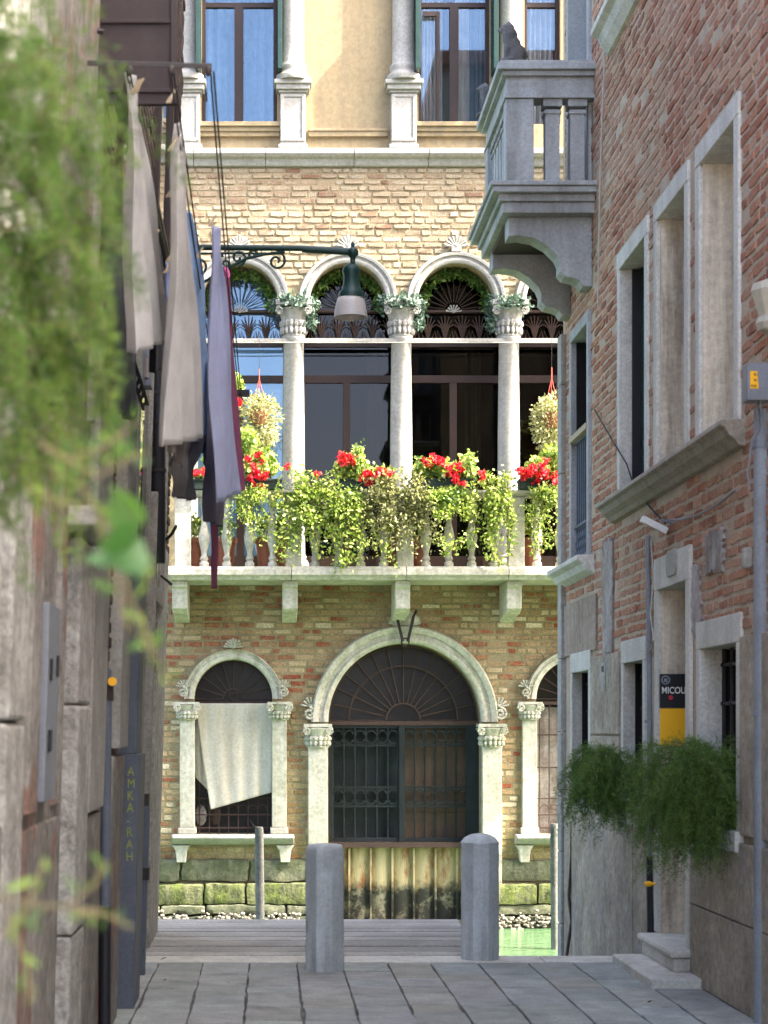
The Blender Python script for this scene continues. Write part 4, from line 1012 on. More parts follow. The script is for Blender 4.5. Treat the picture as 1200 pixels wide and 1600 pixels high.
# ================================================================= RIGHT HOUSE
WX = 2.70
rh = thing('brick_house', 'tall red brick house with stone window frames lining the alley on the right', 'house', (WX + 1, 12, 0))
Y1 = 17.6
def wy(px): return WX * F / (px - 420)       # depth on that wall for a photo column
ZW0, ZW1 = 3.36, 5.12                        # first-floor window opening
G0, G1 = 1.02, 2.10                          # ground-floor window opening
W1s = [(13.72, 14.68), (12.40, 13.28), (11.08, 11.97)]
GW = [(16.12, 16.98), (13.78, 14.52), (11.02, 11.95)]
DOOR = (12.34, 13.22, .2, 2.56)
FARW = (16.15, 16.98, 3.06, 5.02)
UP = (13.2, 14.9, 7.12, 9.0)
BD = (16.15, 17.15, 6.1, 8.6)
e_ = .05
holes = [rect(a - e_, b + e_, ZW0, ZW1 + e_) for a, b in W1s] + [rect(a - e_, b + e_, G0 - e_, G1 + e_) for a, b in GW] + [rect(DOOR[0] - e_, DOOR[1] + e_, .0, DOOR[3] + e_)] + [rect(q[0] - e_, q[1] + e_, q[2] - e_, q[3] + e_) for q in (FARW, UP, BD)]
outer = [(.5, -1.5), (Y1, -1.5), (Y1, 11.8), (10, 11.8), (10, 9.4), (5, 9.4), (5, 7.0), (.5, 7.0)]  # unseen near end added to shade the foreground fern
sheet_holes('street_wall', outer, holes, WX, WX + .45, 'mortar', rh, swap=True)
MB().box(WX + .45, 8, 10, Y1, -1.5, 11.79).box(WX + .45, 8, 5, 9.999, -1.5, 9.39).box(WX + .45, 8, .5, 4.999, -1.5, 6.99).build('inner_mass', 'dkroom', rh)
MB().box(WX - .15, 8.4, 9.8, Y1 + .2, 11.8, 12.0).build('roof', 'terracotta', rh)
MB().box(WX + .45, 8, Y1 + .001, Y1 + .02, -1.5, 11.8).build('canal_wall', 'plaster', rh)
def skip_r(u, z, hw):
    for (a, b, c, d) in [(q[0], q[1], ZW0 - .1, ZW1) for q in W1s] + [FARW, UP, BD, DOOR] + [(q[0], q[1], G0, G1) for q in GW]:
        if u + hw > a - .03 and u - hw < b + .03 and c - .05 < z < d + .05: return True
    for (a, b) in W1s:
        if a - .1 < u < b + .1 and ZW0 - .2 < z < ZW1 + .13: return True
    for q in (FARW, UP, BD):
        if q[0] - .08 < u < q[1] + .08 and q[2] - .08 < z < q[3] + .08: return True
    if DOOR[0] - .12 < u < DOOR[1] + .12 and z < DOOR[3] + .18: return True
    for (a, b) in GW:
        if a - .12 < u < b + .12 and z < G1 + .16: return True
    if z < 2.12: return True
    if u > 15.75 and z < 2.75: return True
    if 14.95 < u < 15.5 and z < 3.1: return True
    return False
bricks('brickwork', 'brick_side', rh, 'x', WX, -1, 9.2, Y1 - .12, 2.1, 9.0, .26, .075, skip_r, .006, .011, 31, .008)
# peeling plaster patches and lower ashlar render
mb = MB(); rnd = random.Random(8)
def patch(mb, u0, u1, z0, z1, t, seed, rag=.05):
    r = random.Random(seed); n = 14; pts = []
    for i in range(n): pts.append((u0 + (u1 - u0) * i / n, z0 + r.uniform(-rag, rag)))
    for i in range(n): pts.append((u1 + r.uniform(-rag, rag), z0 + (z1 - z0) * i / n))
    for i in range(n): pts.append((u1 - (u1 - u0) * i / n, z1 + r.uniform(-rag, rag)))
    for i in range(n): pts.append((u0 + r.uniform(-rag, rag), z1 - (z1 - z0) * i / n))
    mb.prism(pts, 'x', WX - t, WX + .01)
for k, (a, b, c, d) in enumerate(((11.95, 12.16, 2.2, 2.62), (11.35, 11.8, 2.55, 2.78), (15.0, 15.45, 2.2, 3.1), (9.6, 10.3, 2.5, 2.9))):
    mb = MB(); patch(mb, a, b, c, d, .02, 50 + k, .03); mb.build('plaster_patch', 'plaster_grey', rh)
mb = MB()
def ashlar(y0, y1, z0, z1, mat_=None): MB().box(WX - .03, WX + .01, y0 + .004, y1 - .004, z0 + .004, z1 - .004).build('rendered_block', 'plaster_dk', rh, bevel=.006)
ashlar(10.0, 10.9, 1.0, 2.13); 
for (a, b, c, d) in ((9, 10.0, 1.0, 2.13), (9, 10.1, 0, .5), (10.1, 11.3, 0, .5), (11.3, 12.18, 0, .5), (9, 10.6, .5, .96), (10.6, 12.18, .5, .96), (14.66, 15.95, 1.56, 2.2), (14.66, 15.95, 1.0, 1.55)): ashlar(a, b, c, d)
for (t_, a, b) in ((.025, 13.36, 14.1), (.032, 14.102, 15.6), (.022, 15.602, 17.42)): MB().box(WX - t_, WX + .01, a, b, -1.2, .96).build('render_base', 'plaster_dk', rh, bevel=.005)
mb = MB(); mb.box(WX - .02, WX + .01, 15.75, 17.42, 2.26, 2.72).build('plaster_band', 'plaster', rh)
mb = MB(); z = -1.3; r = random.Random(4)
while z < 5.2:
    h = r.uniform(.5, .9); mb.box(WX - .05, WX + .3, Y1 - .17, Y1 + .03, z, min(z + h, 5.2) - .006); z += h
mb.build('corner_stones', 'istria', rh, bevel=.01)
def frame(name, y0, y1, z0, z1, w_=.11, lint=.13, t=.02, mat='stone_warm', depth=.25, par=None, sill=False):
    mb = MB(); mb.box(WX - t, WX + depth, y0 - w_, y0, z0, z1).box(WX - t, WX + depth, y1, y1 + w_, z0, z1).box(WX - t - .002, WX + depth, y0 - w_, y1 + w_, z1, z1 + lint)
    if sill: mb.box(WX - t - .03, WX + depth, y0 - w_, y1 + w_, z0 - .12, z0)
    return mb.build(name, mat, par or rh, bevel=.006)
for k, (a, b) in enumerate(W1s):
    f = frame('window_frame', a, b, ZW0, ZW1)
    if k == 0:
        f['label'] = 'far first-floor window with open dark shutters'
        MB().box(WX + .2, WX + .22, a, b, ZW0, ZW1).build('pane', 'glass', f)
        MB().box(WX + .075, WX + .2, b - .035, b - .001, ZW0 + .01, ZW1 - .01).build('shutter', 'black', f)
        mb = MB(); mb.box(WX + .14, WX + .19, a + .001, b - .001, ZW0 + .4, ZW0 + .44); 
        for q in range(3): mb.box(WX + .14, WX + .19, a + .03 + q * (b - a - .1) / 2, a + .07 + q * (b - a - .1) / 2, ZW0, ZW1)
        mb.build('casement', 'dkgreen', f)
    else:
        MB().box(WX + .26, WX + .3, a - .05, b + .05, ZW0 - .05, ZW1 + .05).build('blocked_niche', 'plaster_pale', f)
        MB().box(WX + .005, WX + .26, b - .02, b + .01, ZW0, ZW1 - .001).build('niche_reveal', 'plaster_pale', f)
mb = MB(); zs_ = ZW0
prf = [(WX + .2, zs_), (WX - .14, zs_), (WX - .15, zs_ - .035), (WX - .12, zs_ - .05), (WX - .10, zs_ - .09), (WX - .06, zs_ - .12), (WX - .04, zs_ - .15), (WX + .02, zs_ - .16)]
for (a, b) in ((10.86, 12.26), (12.265, 13.6), (13.605, 14.98)): mb.prism([(p[0], p[1]) for p in prf], 'y', a, b)
mb.build('long_sill', 'sill', rh, bevel=.008)
mb = MB(); zs_ = 7.12; prf = [(WX + .2, zs_), (WX - .16, zs_), (WX - .16, zs_ - .05), (WX - .11, zs_ - .08), (WX - .08, zs_ - .14), (WX - .03, zs_ - .2), (WX + .02, zs_ - .21)]
mb.prism(prf, 'y', 12.9, 15.15); us = mb.build('upper_sill', 'stone_warm', rh, bevel=.008)
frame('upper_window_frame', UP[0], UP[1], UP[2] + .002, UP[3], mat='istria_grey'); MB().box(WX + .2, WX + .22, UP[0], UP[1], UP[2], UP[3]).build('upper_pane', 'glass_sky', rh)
# far tall window with balustrade grille
f = frame('tall_window_frame', FARW[0], FARW[1], FARW[2], FARW[3], .09, .1, .03, 'istria_grey', .2); f['label'] = 'narrow tall window with a diamond lattice grille near the corner'
MB().box(WX + .18, WX + .199, FARW[0], FARW[1], FARW[2], FARW[3]).box(WX + .02, WX + .179, FARW[1] - .02, FARW[1] - .001, FARW[2], FARW[3] - .001).build('pane', 'dkroom', f)
mb = MB()
for i in range(8): y = FARW[0] + .05 + i * (FARW[1] - FARW[0] - .1) / 7; mb.tube([(WX + .02, y, 3.40), (WX + .02, y, 4.12)], .009, 5)
for zz in (3.38, 3.10, 4.12): mb.box(WX + .0, WX + .03, FARW[0], FARW[1], zz - .012, zz + .012)
for i in range(9):
    y = FARW[0] + i * (FARW[1] - FARW[0]) / 8; d = .19
    for s_ in (-1, 1):
        y2 = min(max(y + s_ * d, FARW[0]), FARW[1]); zz = 3.10 + .28 * abs(y2 - y) / d
        mb.tube([(WX + .015, y, 3.10), (WX + .015, y2, zz)], .007, 4)
mb.build('lattice_grille', 'slate', f)
MB().box(WX - .04, WX + .02, FARW[0] - .03, FARW[1] + .05, 4.13, 4.18).build('wooden_rail', 'peg', f)
mb = MB(); 
for q in (.25, .62): mb.box(WX + .10, WX + .16, FARW[0] + q * .8, FARW[0] + q * .8 + .05, 3.1, 5.0)
mb.build('mullion', 'istria_grey', f)
mb = MB(); zs_ = 3.05; mb.prism([(WX + .1, zs_), (WX - .15, zs_), (WX - .15, zs_ - .04), (WX - .1, zs_ - .07), (WX - .07, zs_ - .12), (WX + .0, zs_ - .16)], 'y', FARW[0] - .25, Y1 + .02); mb.build('window_sill', 'stone_warm', f, bevel=.006)
# ground-floor windows with grilles
for k, (a, b) in enumerate(GW):
    f = frame('ground_window_frame', a, b, G0, G1, .1, .17, .02, 'stone_warm', .25, sill=True)
    MB().box(WX + .28, WX + .30, a, b, G0, G1).box(WX + (.07 if k < 2 else .12), WX + .279, b - .012, b + .001, G0 + .001, G1 - .001).build('pane', 'dkroom', f)  # dark liner on the far jamb paints the unlit void behind the grille
    mb = MB()
    for i in range(5): y = a + .06 + i * (b - a - .12) / 4; mb.tube([(WX + .12, y, G0), (WX + .12, y, G1)], .012, 6)
    for zz in (G0 + .1, G0 + .42, G0 + .74, G1 - .1):
        mb.tube([(WX + .12, a, zz), (WX + .12, b, zz)], .011, 6)
        for i in range(5): mb.disc(WX + .12, a + .06 + i * (b - a - .12) / 4, zz, .024, .024, .02, 8)
    mb.build('window_grille', 'iron', f)
# doorway
f = frame('door_frame', DOOR[0], DOOR[1], .2, DOOR[3], .12, .22, .025, 'stone_warm', .42); f['label'] = 'deep stone doorway'
MB().box(WX + .40, WX + .44, DOOR[0], DOOR[1], .2, DOOR[3]).build('door', 'dkgreen', f)
MB().box(WX + .0, WX + .40, DOOR[1] - .012, DOOR[1] + .001, .2, DOOR[3] - .002).build('door_reveal', 'plaster_pale', f)
yn = 12.72; pl = MB(); pl.prism([(yn - .12, 2.62), (yn + .12, 2.62), (yn + .15, 2.66), (yn + .15, 2.75), (yn + .12, 2.79), (yn - .12, 2.79), (yn - .15, 2.75), (yn - .15, 2.66)], 'x', WX - .04, WX - .02)
pl.build('number_plaque', 'istria', f)
# steps
MB().box(2.36, WX + .02, 11.85, 13.2, -.03, .06).build('door_step', 'stone_warm', rh, bevel=.012)['label'] = 'lower pale stone doorstep'
st = MB().box(2.57, WX + .3, 12.2, 13.24, .05, .15).box(2.54, WX + .3, 12.16, 13.26, .15, .2).build('door_step', 'stone_warm', rh, bevel=.02); st['label'] = 'upper worn stone doorstep'
# ---- stone balcony of the right house
bx0, by0, by1 = 1.975, 15.94, 17.45
B = MB()
def mould(mb, e, z0, z1): mb.box(bx0 - e, WX + .05, by0 - e, by1 + e, z0, z1)
for (e, a, b) in ((.04, 5.88, 5.97), (.07, 5.97, 6.03), (.13, 6.03, 6.08), (.15, 6.08, 6.12)): mould(B, e, a, b)
sb = B.build('stone_balcony', 'istria_grey', rh, bevel=.008); sb['label'] = 'projecting grey stone balcony with square balusters'
T = MB()
def railm(e, z0, z1, mb):
    mb.box(bx0 - e, WX, by0 - e, by0 + .17 + e, z0, z1); mb.box(bx0 - e, bx0 + .17 + e, by0 + .17 + e, by1 + e, z0, z1)
for (e, a, b) in ((.0, 6.86, 7.02), (.02, 6.84, 6.87), (.04, 7.02, 7.06), (.08, 7.06, 7.115), (.06, 7.115, 7.14)): railm(e, a, b, T)
T.build('balcony_rail', 'istria_grey', sb, bevel=.005)
for (xx, yy, w_) in ((bx0 + .11, by0 + .09, .115), (bx0 + .09, by1 - .1, .1)):
    MB().box(xx - w_, xx + w_, yy - .09, yy + .09, 6.12, 6.84).build('balcony_post', 'istria_grey', sb, bevel=.006)
def sqbal(x, y):
    h = .06; mb = MB()
    mb.box(x - h, x + h, y - h, y + h, 6.16, 6.76)
    for (e, a, b) in ((.02, 6.12, 6.15), (.01, 6.15, 6.17), (.012, 6.72, 6.75), (.02, 6.78, 6.84)): mb.box(x - h - e, x + h + e, y - h - e, y + h + e, a, b)
    return mb.build('baluster', 'istria_grey', sb, bevel=.004)
for px in (900, 1020): pass
sqbal(PX(863, 15.98), by0 + .09); sqbal(PX(902, 15.98), by0 + .09)
for i in range(6): sqbal(bx0 + .09, by0 + .34 + i * .2)
# brackets
def bracket(y, w_, nm):
    u = lambda px, py: (PX(px, 15.98), PZ(py, 15.98))
    pts = [u(795, 333), u(795, 368), u(812, 366), u(835, 370), u(856, 382), u(872, 398), u(877, 410), u(876, 422), u(884, 430), u(898, 433), u(907, 437), u(912, 446), (WX, PZ(446, 15.98)), (WX, 5.879)]
    pts[0] = (pts[0][0], 5.879)
    return MB().prism(pts, 'y', y, y + w_).build(nm, 'istria_grey', sb, bevel=.008)
bracket(by0 + .08, .24, 'balcony_bracket'); bracket(by1 - .3, .24, 'balcony_bracket')
MB().box(bx0 + .02, WX, by0 + .33, by1 - .31, 5.84, 5.879).build('balcony_soffit', 'shutterbrown', sb)  # dark brown colour paints in the shade under the balcony
# balcony door
f = frame('balcony_door_frame', BD[0], BD[1], BD[2] + .02, BD[3], .1, .12, .03, 'istria_grey', .3)
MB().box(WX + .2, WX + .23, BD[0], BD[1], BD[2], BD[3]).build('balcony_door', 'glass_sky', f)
# lions on the balcony
def lion(x, y, z, s_, lab):
    t = thing('lion_statue', lab, 'statue', (x, y, z), 'stone lions on the balcony rail')
    mb = MB(); E = lambda a, b, c, r, ry, rz: mb.disc(x + a * s_, y + b * s_, z + c * s_, r * s_, ry * s_, rz * s_, 14)
    mb.box(x - .55 * s_ * .5, x + .62 * s_ * .5, y - .16 * s_, y + .16 * s_, z, z + .08 * s_)
    E(.14, 0, .26, .20, .17, .20); E(.06, 0, .42, .17, .15, .22); E(-.02, 0, .56, .16, .14, .20)       # haunch, back, chest
    E(-.05, 0, .76, .14, .15, .16); E(-.02, 0, .66, .17, .165, .15)                                    # mane
    E(-.12, 0, .80, .10, .09, .09); E(-.22, 0, .76, .07, .06, .05); E(-.20, 0, .72, .05, .045, .03)    # head, muzzle
    for b in (-.07, .07):
        E(-.05, b, .90, .03, .02, .04); E(-.10, b, .30, .05, .045, .24); E(-.15, b, .11, .08, .05, .04)
        E(.12, b * 1.7, .20, .15, .06, .13); E(.0, b * 1.9, .11, .12, .05, .045)
    mb.tube([(x + .3 * s_, y, z + .12 * s_), (x + .36 * s_, y + .05 * s_, z + .2 * s_), (x + .33 * s_, y + .08 * s_, z + .32 * s_)], .03 * s_, 6)
    o = mb.build('body', 'statue', t, smooth=True); rm = o.modifiers.new('remesh', 'REMESH'); rm.mode = 'VOXEL'; rm.voxel_size = .008 * s_ / .32; rm.use_smooth_shade = True
lion(2.02, by0 + .09, 7.14, .39, 'dark weathered seated stone lion on the near corner of the stone balcony')
lion(1.97, by1 - .08, 7.14, .33, 'second seated stone lion on the far corner of the stone balcony')

# sign, lights, cables on the right house
def text_obj(body, size, loc, rot, mat, parent, name='lettering', bold=0.0, sx=1.0, extr=.001):
    cu = bpy.data.curves.new('txt', 'FONT'); cu.body = body; cu.size = size; cu.extrude = extr; cu.offset = bold
    t = bpy.data.objects.new('t', cu); C.objects.link(t); bpy.context.view_layer.update()
    me = bpy.data.meshes.new_from_object(t); bpy.data.objects.remove(t)
    mt = Matrix.Translation(loc) @ rot.to_4x4() @ Matrix.Diagonal((sx, 1, 1, 1))
    vs = [mt @ v.co for v in me.vertices]; fs = [tuple(p.vertices) for p in me.polygons]
    return obj(name, vs, fs, mat, parent)
SY = DOOR[1] - .06
sg = thing('hanging_sign', 'black and yellow sign board with white lettering in the doorway', 'sign', (WX + .15, SY, 1.6))
sz = lambda py: PZ(py, SY)
MB().box(PX(1031, SY), WX + .36, SY, SY + .02, sz(1106), sz(1053)).build('black_panel', 'signblack', sg)
MB().box(PX(1032, SY), WX + .36, SY + .002, SY + .02, sz(1165), sz(1107)).build('yellow_panel', 'yellow', sg)
RXm = Matrix.Rotation(R(90), 3, 'X')
text_obj('MICOU', .064, Vector((PX(1033.5, SY), SY - .003, sz(1083.5))), RXm, 'signwhite', sg, bold=.0008, sx=.80)
em = MB(); ex, ez = PX(1040, SY), sz(1062.5)
em.arch(ex, ez, [(.023, 0), (.023, .003), (.031, .003), (.031, 0)], SY, 24, 0, 2 * PI); em.arch(ex, ez, [(.002, 0), (.002, .003), (.013, .003), (.013, 0)], SY, 16, 0, 2 * PI)
em.box(ex - .016, ex + .016, SY - .004, SY, ez - .014, ez - .008); em.build('emblem', 'signgrey', sg)
MB().arch(PX(1048, SY), sz(1090), [(.001, 0), (.001, .003), (.016, .003), (.016, 0)], SY, 16, 0, 2 * PI).build('red_button', 'red_dot', sg)
fl = thing('floodlight', 'small white floodlight on an arm above the doorway', 'floodlight', P(1040, 825, 13.0))
c0 = P(1022, 822, 12.9)
vs = [Vector(v) for v in ((-.11, -.10, .02), (.06, -.10, -.065), (.09, .10, -.045), (-.08, .10, .04))]
up = Vector((.4, -.25, .85)).normalized() * .045
MB().add([c0 + v for v in vs] + [c0 + v + up for v in vs], [(0, 1, 2, 3), (4, 5, 6, 7), (0, 1, 5, 4), (1, 2, 6, 5), (2, 3, 7, 6), (3, 0, 4, 7)]).build('lamp_head', 'white_pl', fl, bevel=.006)
MB().add([c0 + v * .8 - up * .1 for v in vs], [(0, 1, 2, 3)]).build('lens', 'opal', fl)
MB().tube([c0 + up + Vector((.03, 0, 0)), P(1045, 815, 12.9), (WX + .01, 12.75, PZ(818, 12.75))], .012, 6).build('arm', 'zinc', fl)
def cable(name, lab, pts, r, mat, cat='cable', n=None):
    o = thing(name, lab, cat, pts[0]); MB().tube(pts, r, 6).build('wire', mat, o, smooth=True); return o
def wp(px, py, off=.03):        # point just off the right-hand wall, under a photo pixel
    D = (WX - off) * F / (px - 420); return P(px, py, D)
def sag(a, b, d, n=10):
    return [a.lerp(b, i / n) + Vector((0, 0, -d * 4 * (i / n) * (1 - i / n))) for i in range(n + 1)]
cable('cord', 'thin pale cord running straight down the brick wall beside the stone balcony', [wp(944, -30), wp(945, 80), wp(940, 200), wp(936, 350), wp(934, 480)], .006, 'ropepale', 'cord')
cable('slack_cable', 'slack brown cable drooping from the tall window to the floodlight', sag(wp(929, 640), wp(1040, 818), .02)[:6] + sag(wp(929, 640), wp(1040, 818), .1)[6:], .006, 'rope')
cable('wall_cable', 'grey cable looping under the long sill from floodlight to junction box', sag(wp(1045, 812), wp(1150, 765), .05), .007, 'zinc')
cd = thing('conduit_pipe', 'slim grey conduit with black lower sleeve and brass tap beside the doorway', 'conduit', wp(1016, 1490))
MB().tube([wp(1012, 838, .03), wp(1014, 1010, .03), wp(1016, 1340, .03)], .018, 8).build('pipe', 'zinc', cd, smooth=True)
MB().tube([wp(1016, 1338, .035), wp(1018, 1486, .035)], .03, 10).build('black_sleeve', 'black', cd, smooth=True)
mb = MB(); c = wp(1013, 1381, .08); mb.disc(c.x, c.y, c.z, .03, .02, .02, 8); mb.tube([c, c + Vector((.05, 0, 0))], .01, 6); mb.build('brass_tap', 'yellow', cd)
mb = MB()
for zz in (PZ(930, 13.5), PZ(1130, 13.5), PZ(1250, 13.5)): 
    q = wp(1013, 1000, .03); mb.tube([(q.x, q.y, zz), (q.x, q.y, zz + .02)], .026, 8)
mb.build('clamp', 'zinc', cd)
cable('loose_wires', 'thin loose wires running beside the slim conduit', [wp(1017, 845, .05), wp(1021, 900, .05), wp(1016, 960, .05), wp(1022, 1000, .06), wp(1014, 1018, .04)], .005, 'ropepale')
cable('rusty_cable', 'rusty brown cable running down the canal corner of the brick house to the water', [P(894, 1285, 17.0), P(893, 1340, 17.0), P(889, 1400, 17.0), P(893, 1440, 17.0), P(886, 1490, 17.0), P(884, 1530, 17.0)], .014, 'rust')
dp = thing('drainpipe', 'thick grey drainpipe at the right edge below the junction box', 'drainpipe', wp(1196, 1590))
D = 10.45; X = PX(1192, D)
MB().tube([(X, D, -.02), (X, D, PZ(640, D))], .05, 16).build('pipe', 'zinc', dp, smooth=True)
mb = MB()
for py in (700, 1120, 1430): mb.tube([(X, D, PZ(py, D)), (X, D, PZ(py, D) + .04)], .056, 16)
mb.build('clamp', 'greymetal', dp, smooth=True)
jb = thing('junction_box', 'grey electrical box with orange labels at the right edge', 'junction box', P(1185, 600, 10.3))
Db = 10.3; MB().box(PX(1168, Db), WX, Db, Db + .12, PZ(625, Db), PZ(567, Db)).build('box', 'greymetal', jb, bevel=.006)
lb = MB()
for j in range(3): lb.box(PX(1172 , Db), PX(1183 + j, Db), Db - .003, Db, PZ(586 + j * 9 + 3, Db), PZ(580 + j * 9, Db))
lb.build('label', 'yellow', jb)
mk = MB(); r = random.Random(2)
for j in range(3):
    for i in range(4): 
        if r.random() < .7: mk.box(PX(1173 + i * 2.4, Db), PX(1174.2 + i * 2.4, Db), Db - .005, Db - .003, PZ(587 + j * 9, Db), PZ(583 + j * 9, Db))
mk.build('print', 'signblack', jb)
MB().tube([P(1180, 626, Db + .05), P(1183, 640, Db + .08), P(1186, 670, Db + .1), P(1175, 690, Db + .1), P(1168, 740, Db + .12), P(1172, 765, Db + .12)], .006, 6).build('wires', 'zinc', jb)
MB().tube([P(1188, 626, Db + .05), P(1190, 650, Db + .08), P(1194, 700, Db + .08)], .006, 6).build('wires', 'zinc', jb)
ln = thing('wall_lantern', 'cream painted wall lantern cut by the right edge above the junction box', 'lantern', P(1195, 500, 10.3))
lx = PX(1206, 10.35)
MB().lathe(lx, 10.35, [(.03, PZ(520, 10.35)), (.075, PZ(516, 10.35)), (.09, PZ(505, 10.35)), (.07, PZ(495, 10.35)), (.115, PZ(455, 10.35)), (.10, PZ(443, 10.35)), (.03, PZ(436, 10.35))], 8).build('lantern_body', 'cream', ln, bevel=.004)
MB().tube([(lx, 10.35, PZ(520, 10.35)), (WX + .0, 10.35, PZ(560, 10.35))], .012, 6).build('arm', 'iron', ln)
c = wp(1157, 872, .06); lg = thing('wall_lug', 'small pale stone lug sticking out of the brick wall', 'stone lug', c)
MB().box(c.x + .01, WX + .01, c.y - .03, c.y + .03, c.z - .06, c.z + .06).build('lug', 'istria', lg, bevel=.015)
c = wp(941, 1055, .04); lg = thing('wall_label', 'narrow cream label strip on the render between two barred windows', 'label', c)
MB().box(WX - .036, WX - .031, c.y - .09, c.y + .09, PZ(1080, c.y), PZ(1035, c.y)).build('strip', 'istria', lg)
mk = MB(); mk.box(WX - .038, WX - .0362, c.y - .05, c.y + .05, PZ(1050, c.y), PZ(1041, c.y)).build('print', 'signblack', lg)

# ferns in boxes on the right house
f1 = thing('asparagus_fern', 'dark feathery fern spilling from the window box nearer the canal', 'fern', (2.45, 13.95, 1.2), 'feathery ferns in window boxes')
MB().box(2.52, 2.66, 13.7, 14.4, 1.1, 1.22).build('window_box', 'greenbox', f1, bevel=.006)
fern(f1, 'fern_dark', (2.42, 14.0, 1.30), (.12, .38, .17), 300, .38, 2.6, .024, .0030, 11, per=24, kn=6, up=.9)
f2 = thing('asparagus_fern', 'large feathery fern trailing low from the window box nearest the camera', 'fern', (2.45, 11.45, 1.2), 'feathery ferns in window boxes')
MB().box(2.52, 2.66, 11.2, 11.8, 1.1, 1.22).build('window_box', 'greenbox', f2, bevel=.006)
fern(f2, 'fern_dark', (2.50, 11.4, 1.30), (.13, .42, .22), 560, .44, 2.8, .024, .0028, 12, per=24, kn=6, up=.95)

# ================================================================= LEFT HOUSE
LW = -.90; LEAN = .03
def lX(z): return LW + LEAN * z
lh = thing('stone_house', 'weathered plaster and stone house wall lining the alley on the left', 'house', (-2, 10, 0))
LY1 = 15.2
mb = MB(); mb.box(-4, LW, 5.2, 10, -1.5, 5.8, lean=LEAN).box(-4, LW, 10.001, LY1, -1.5, 7.7, lean=LEAN); mb.build('alley_wall', 'plaster_left', lh)
MB().box(-4.2, LW + .3, 9.9, LY1 + .1, 7.7, 7.85).build('roof', 'terracotta', lh)
def lb_(mb, y0, y1, p, z0, z1): return mb.box(LW - .05, LW + p, y0, y1, z0, z1, lean=LEAN)
for q in ((6.0, 6.45, .035, -.0, 1.62), (6.0, 6.43, .042, 1.63, 2.9), (6.0, 6.46, .037, 2.91, 4.5), (7.95, 8.5, .06, -.05, .74), (7.95, 8.47, .066, .747, 1.70), (7.96, 8.5, .058, 1.707, 2.40), (5.5, 5.8, .03, 0, 4.0)):
    mb = MB(); lb_(mb, *q); mb.build('rough_pilaster', 'stone_rough', lh, bevel=.015)
for q in ((8.7, 9.45, .05, 1.22, 3.6), (10.1, 10.7, .07, 1.5, 3.6), (11.9, 12.3, .05, 0, 2.3), (12.9, 13.1, .06, 0, 3.2)):
    mb = MB(); lb_(mb, *q); mb.build('smooth_pilaster', 'stone_left', lh, bevel=.008)
for q in ((6.6, 7.8, .012, -.02, 1.25), (8.6, 9.5, .035, -.03, 1.20), (10.0, 10.75, .05, -.03, 1.46), (5.9, 5.99, .03, 0, 1.3), (6.62, 6.9, .03, 1.3, 3.9), (7.55, 7.75, .022, 1.3, 3.5)):
    mb = MB(); lb_(mb, *q); mb.build('plaster_dado', 'plaster_left', lh, bevel=.01)
mb = MB(); lb_(mb, 14.0, 15.22, .02, -1.2, 3.0); mb.build('corner_pier', 'stone_rough', lh, bevel=.015)
mb = MB(); lb_(mb, 7.7, 8.6, .14, 2.42, 2.5); mb.build('stone_ledge', 'stone_left', lh, bevel=.01)
# dark brickwork of the farther, upper part
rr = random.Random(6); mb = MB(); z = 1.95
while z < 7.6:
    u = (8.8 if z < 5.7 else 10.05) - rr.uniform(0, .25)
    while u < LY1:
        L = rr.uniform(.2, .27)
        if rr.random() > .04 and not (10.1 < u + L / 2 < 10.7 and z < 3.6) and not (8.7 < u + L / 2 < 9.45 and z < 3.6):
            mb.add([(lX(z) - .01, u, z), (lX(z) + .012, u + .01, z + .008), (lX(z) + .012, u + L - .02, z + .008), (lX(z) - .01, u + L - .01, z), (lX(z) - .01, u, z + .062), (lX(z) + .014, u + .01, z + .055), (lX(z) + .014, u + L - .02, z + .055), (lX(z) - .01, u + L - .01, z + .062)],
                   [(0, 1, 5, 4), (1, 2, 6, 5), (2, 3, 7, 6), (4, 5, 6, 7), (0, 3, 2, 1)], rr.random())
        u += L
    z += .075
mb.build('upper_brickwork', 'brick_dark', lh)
# dark recessed windows with frames on the left wall
for k, (a, b, z0, z1) in enumerate(((11.3, 12.3, 2.4, 4.3), (13.3, 14.2, 2.6, 4.4), (9.6, 10.5, 4.2, 6.2), (12.4, 13.6, 5.0, 7.0))):
    mb = MB(); 
    for (ya, yb, za, zb) in ((a - .1, a, z0, z1), (b, b + .1, z0, z1), (a - .1, b + .1, z1, z1 + .12), (a - .12, b + .12, z0 - .1, z0)): lb_(mb, ya, yb, .045, za, zb)
    f = mb.build('window_frame', 'stone_left' if k < 2 else 'brownwood', lh, bevel=.006)
    mb = MB(); lb_(mb, a, b, .02, z0, z1); mb.build('pane', 'glass', f)
def shutter(D, x0, x1, z0, z1, par):
    mb = MB(); mb.box(x0, x1, D, D + .03, z0, z1)
    o = mb.build('shutter', 'shutterbrown', par, bevel=.004)
    mb = MB(); zz = z0
    for s_ in (.05, .36, .7, 1.05): mb.box(x0 + .03, x1 - .03, D - .012, D, z0 + s_ + .0, z0 + s_ + .018)
    mb.box(x0, x0 + .03, D - .014, D, z0, z1).box(x1 - .03, x1, D - .014, D, z0, z1); mb.build('shutter_batten', 'shutterbrown', o, bevel=.003); return o
shutter(8.6, lX(4.6) - .02, PX(277, 8.6), PZ(163, 8.6), 6.2, lh)
hg = MB(); hg.tube([P(150, 48, 8.5), P(162, 50, 8.5)], .012, 6); hg.build('shutter_hinge', 'iron', lh)
shutter(14.3, lX(6) - .02, PX(279, 14.3), PZ(560, 14.3), PZ(165, 14.3), lh)
mb = MB(); lb_(mb, 8.55, 8.63, .03, PZ(660, 8.6), PZ(160, 8.6)); mb.build('door_jamb', 'stone_left', lh)
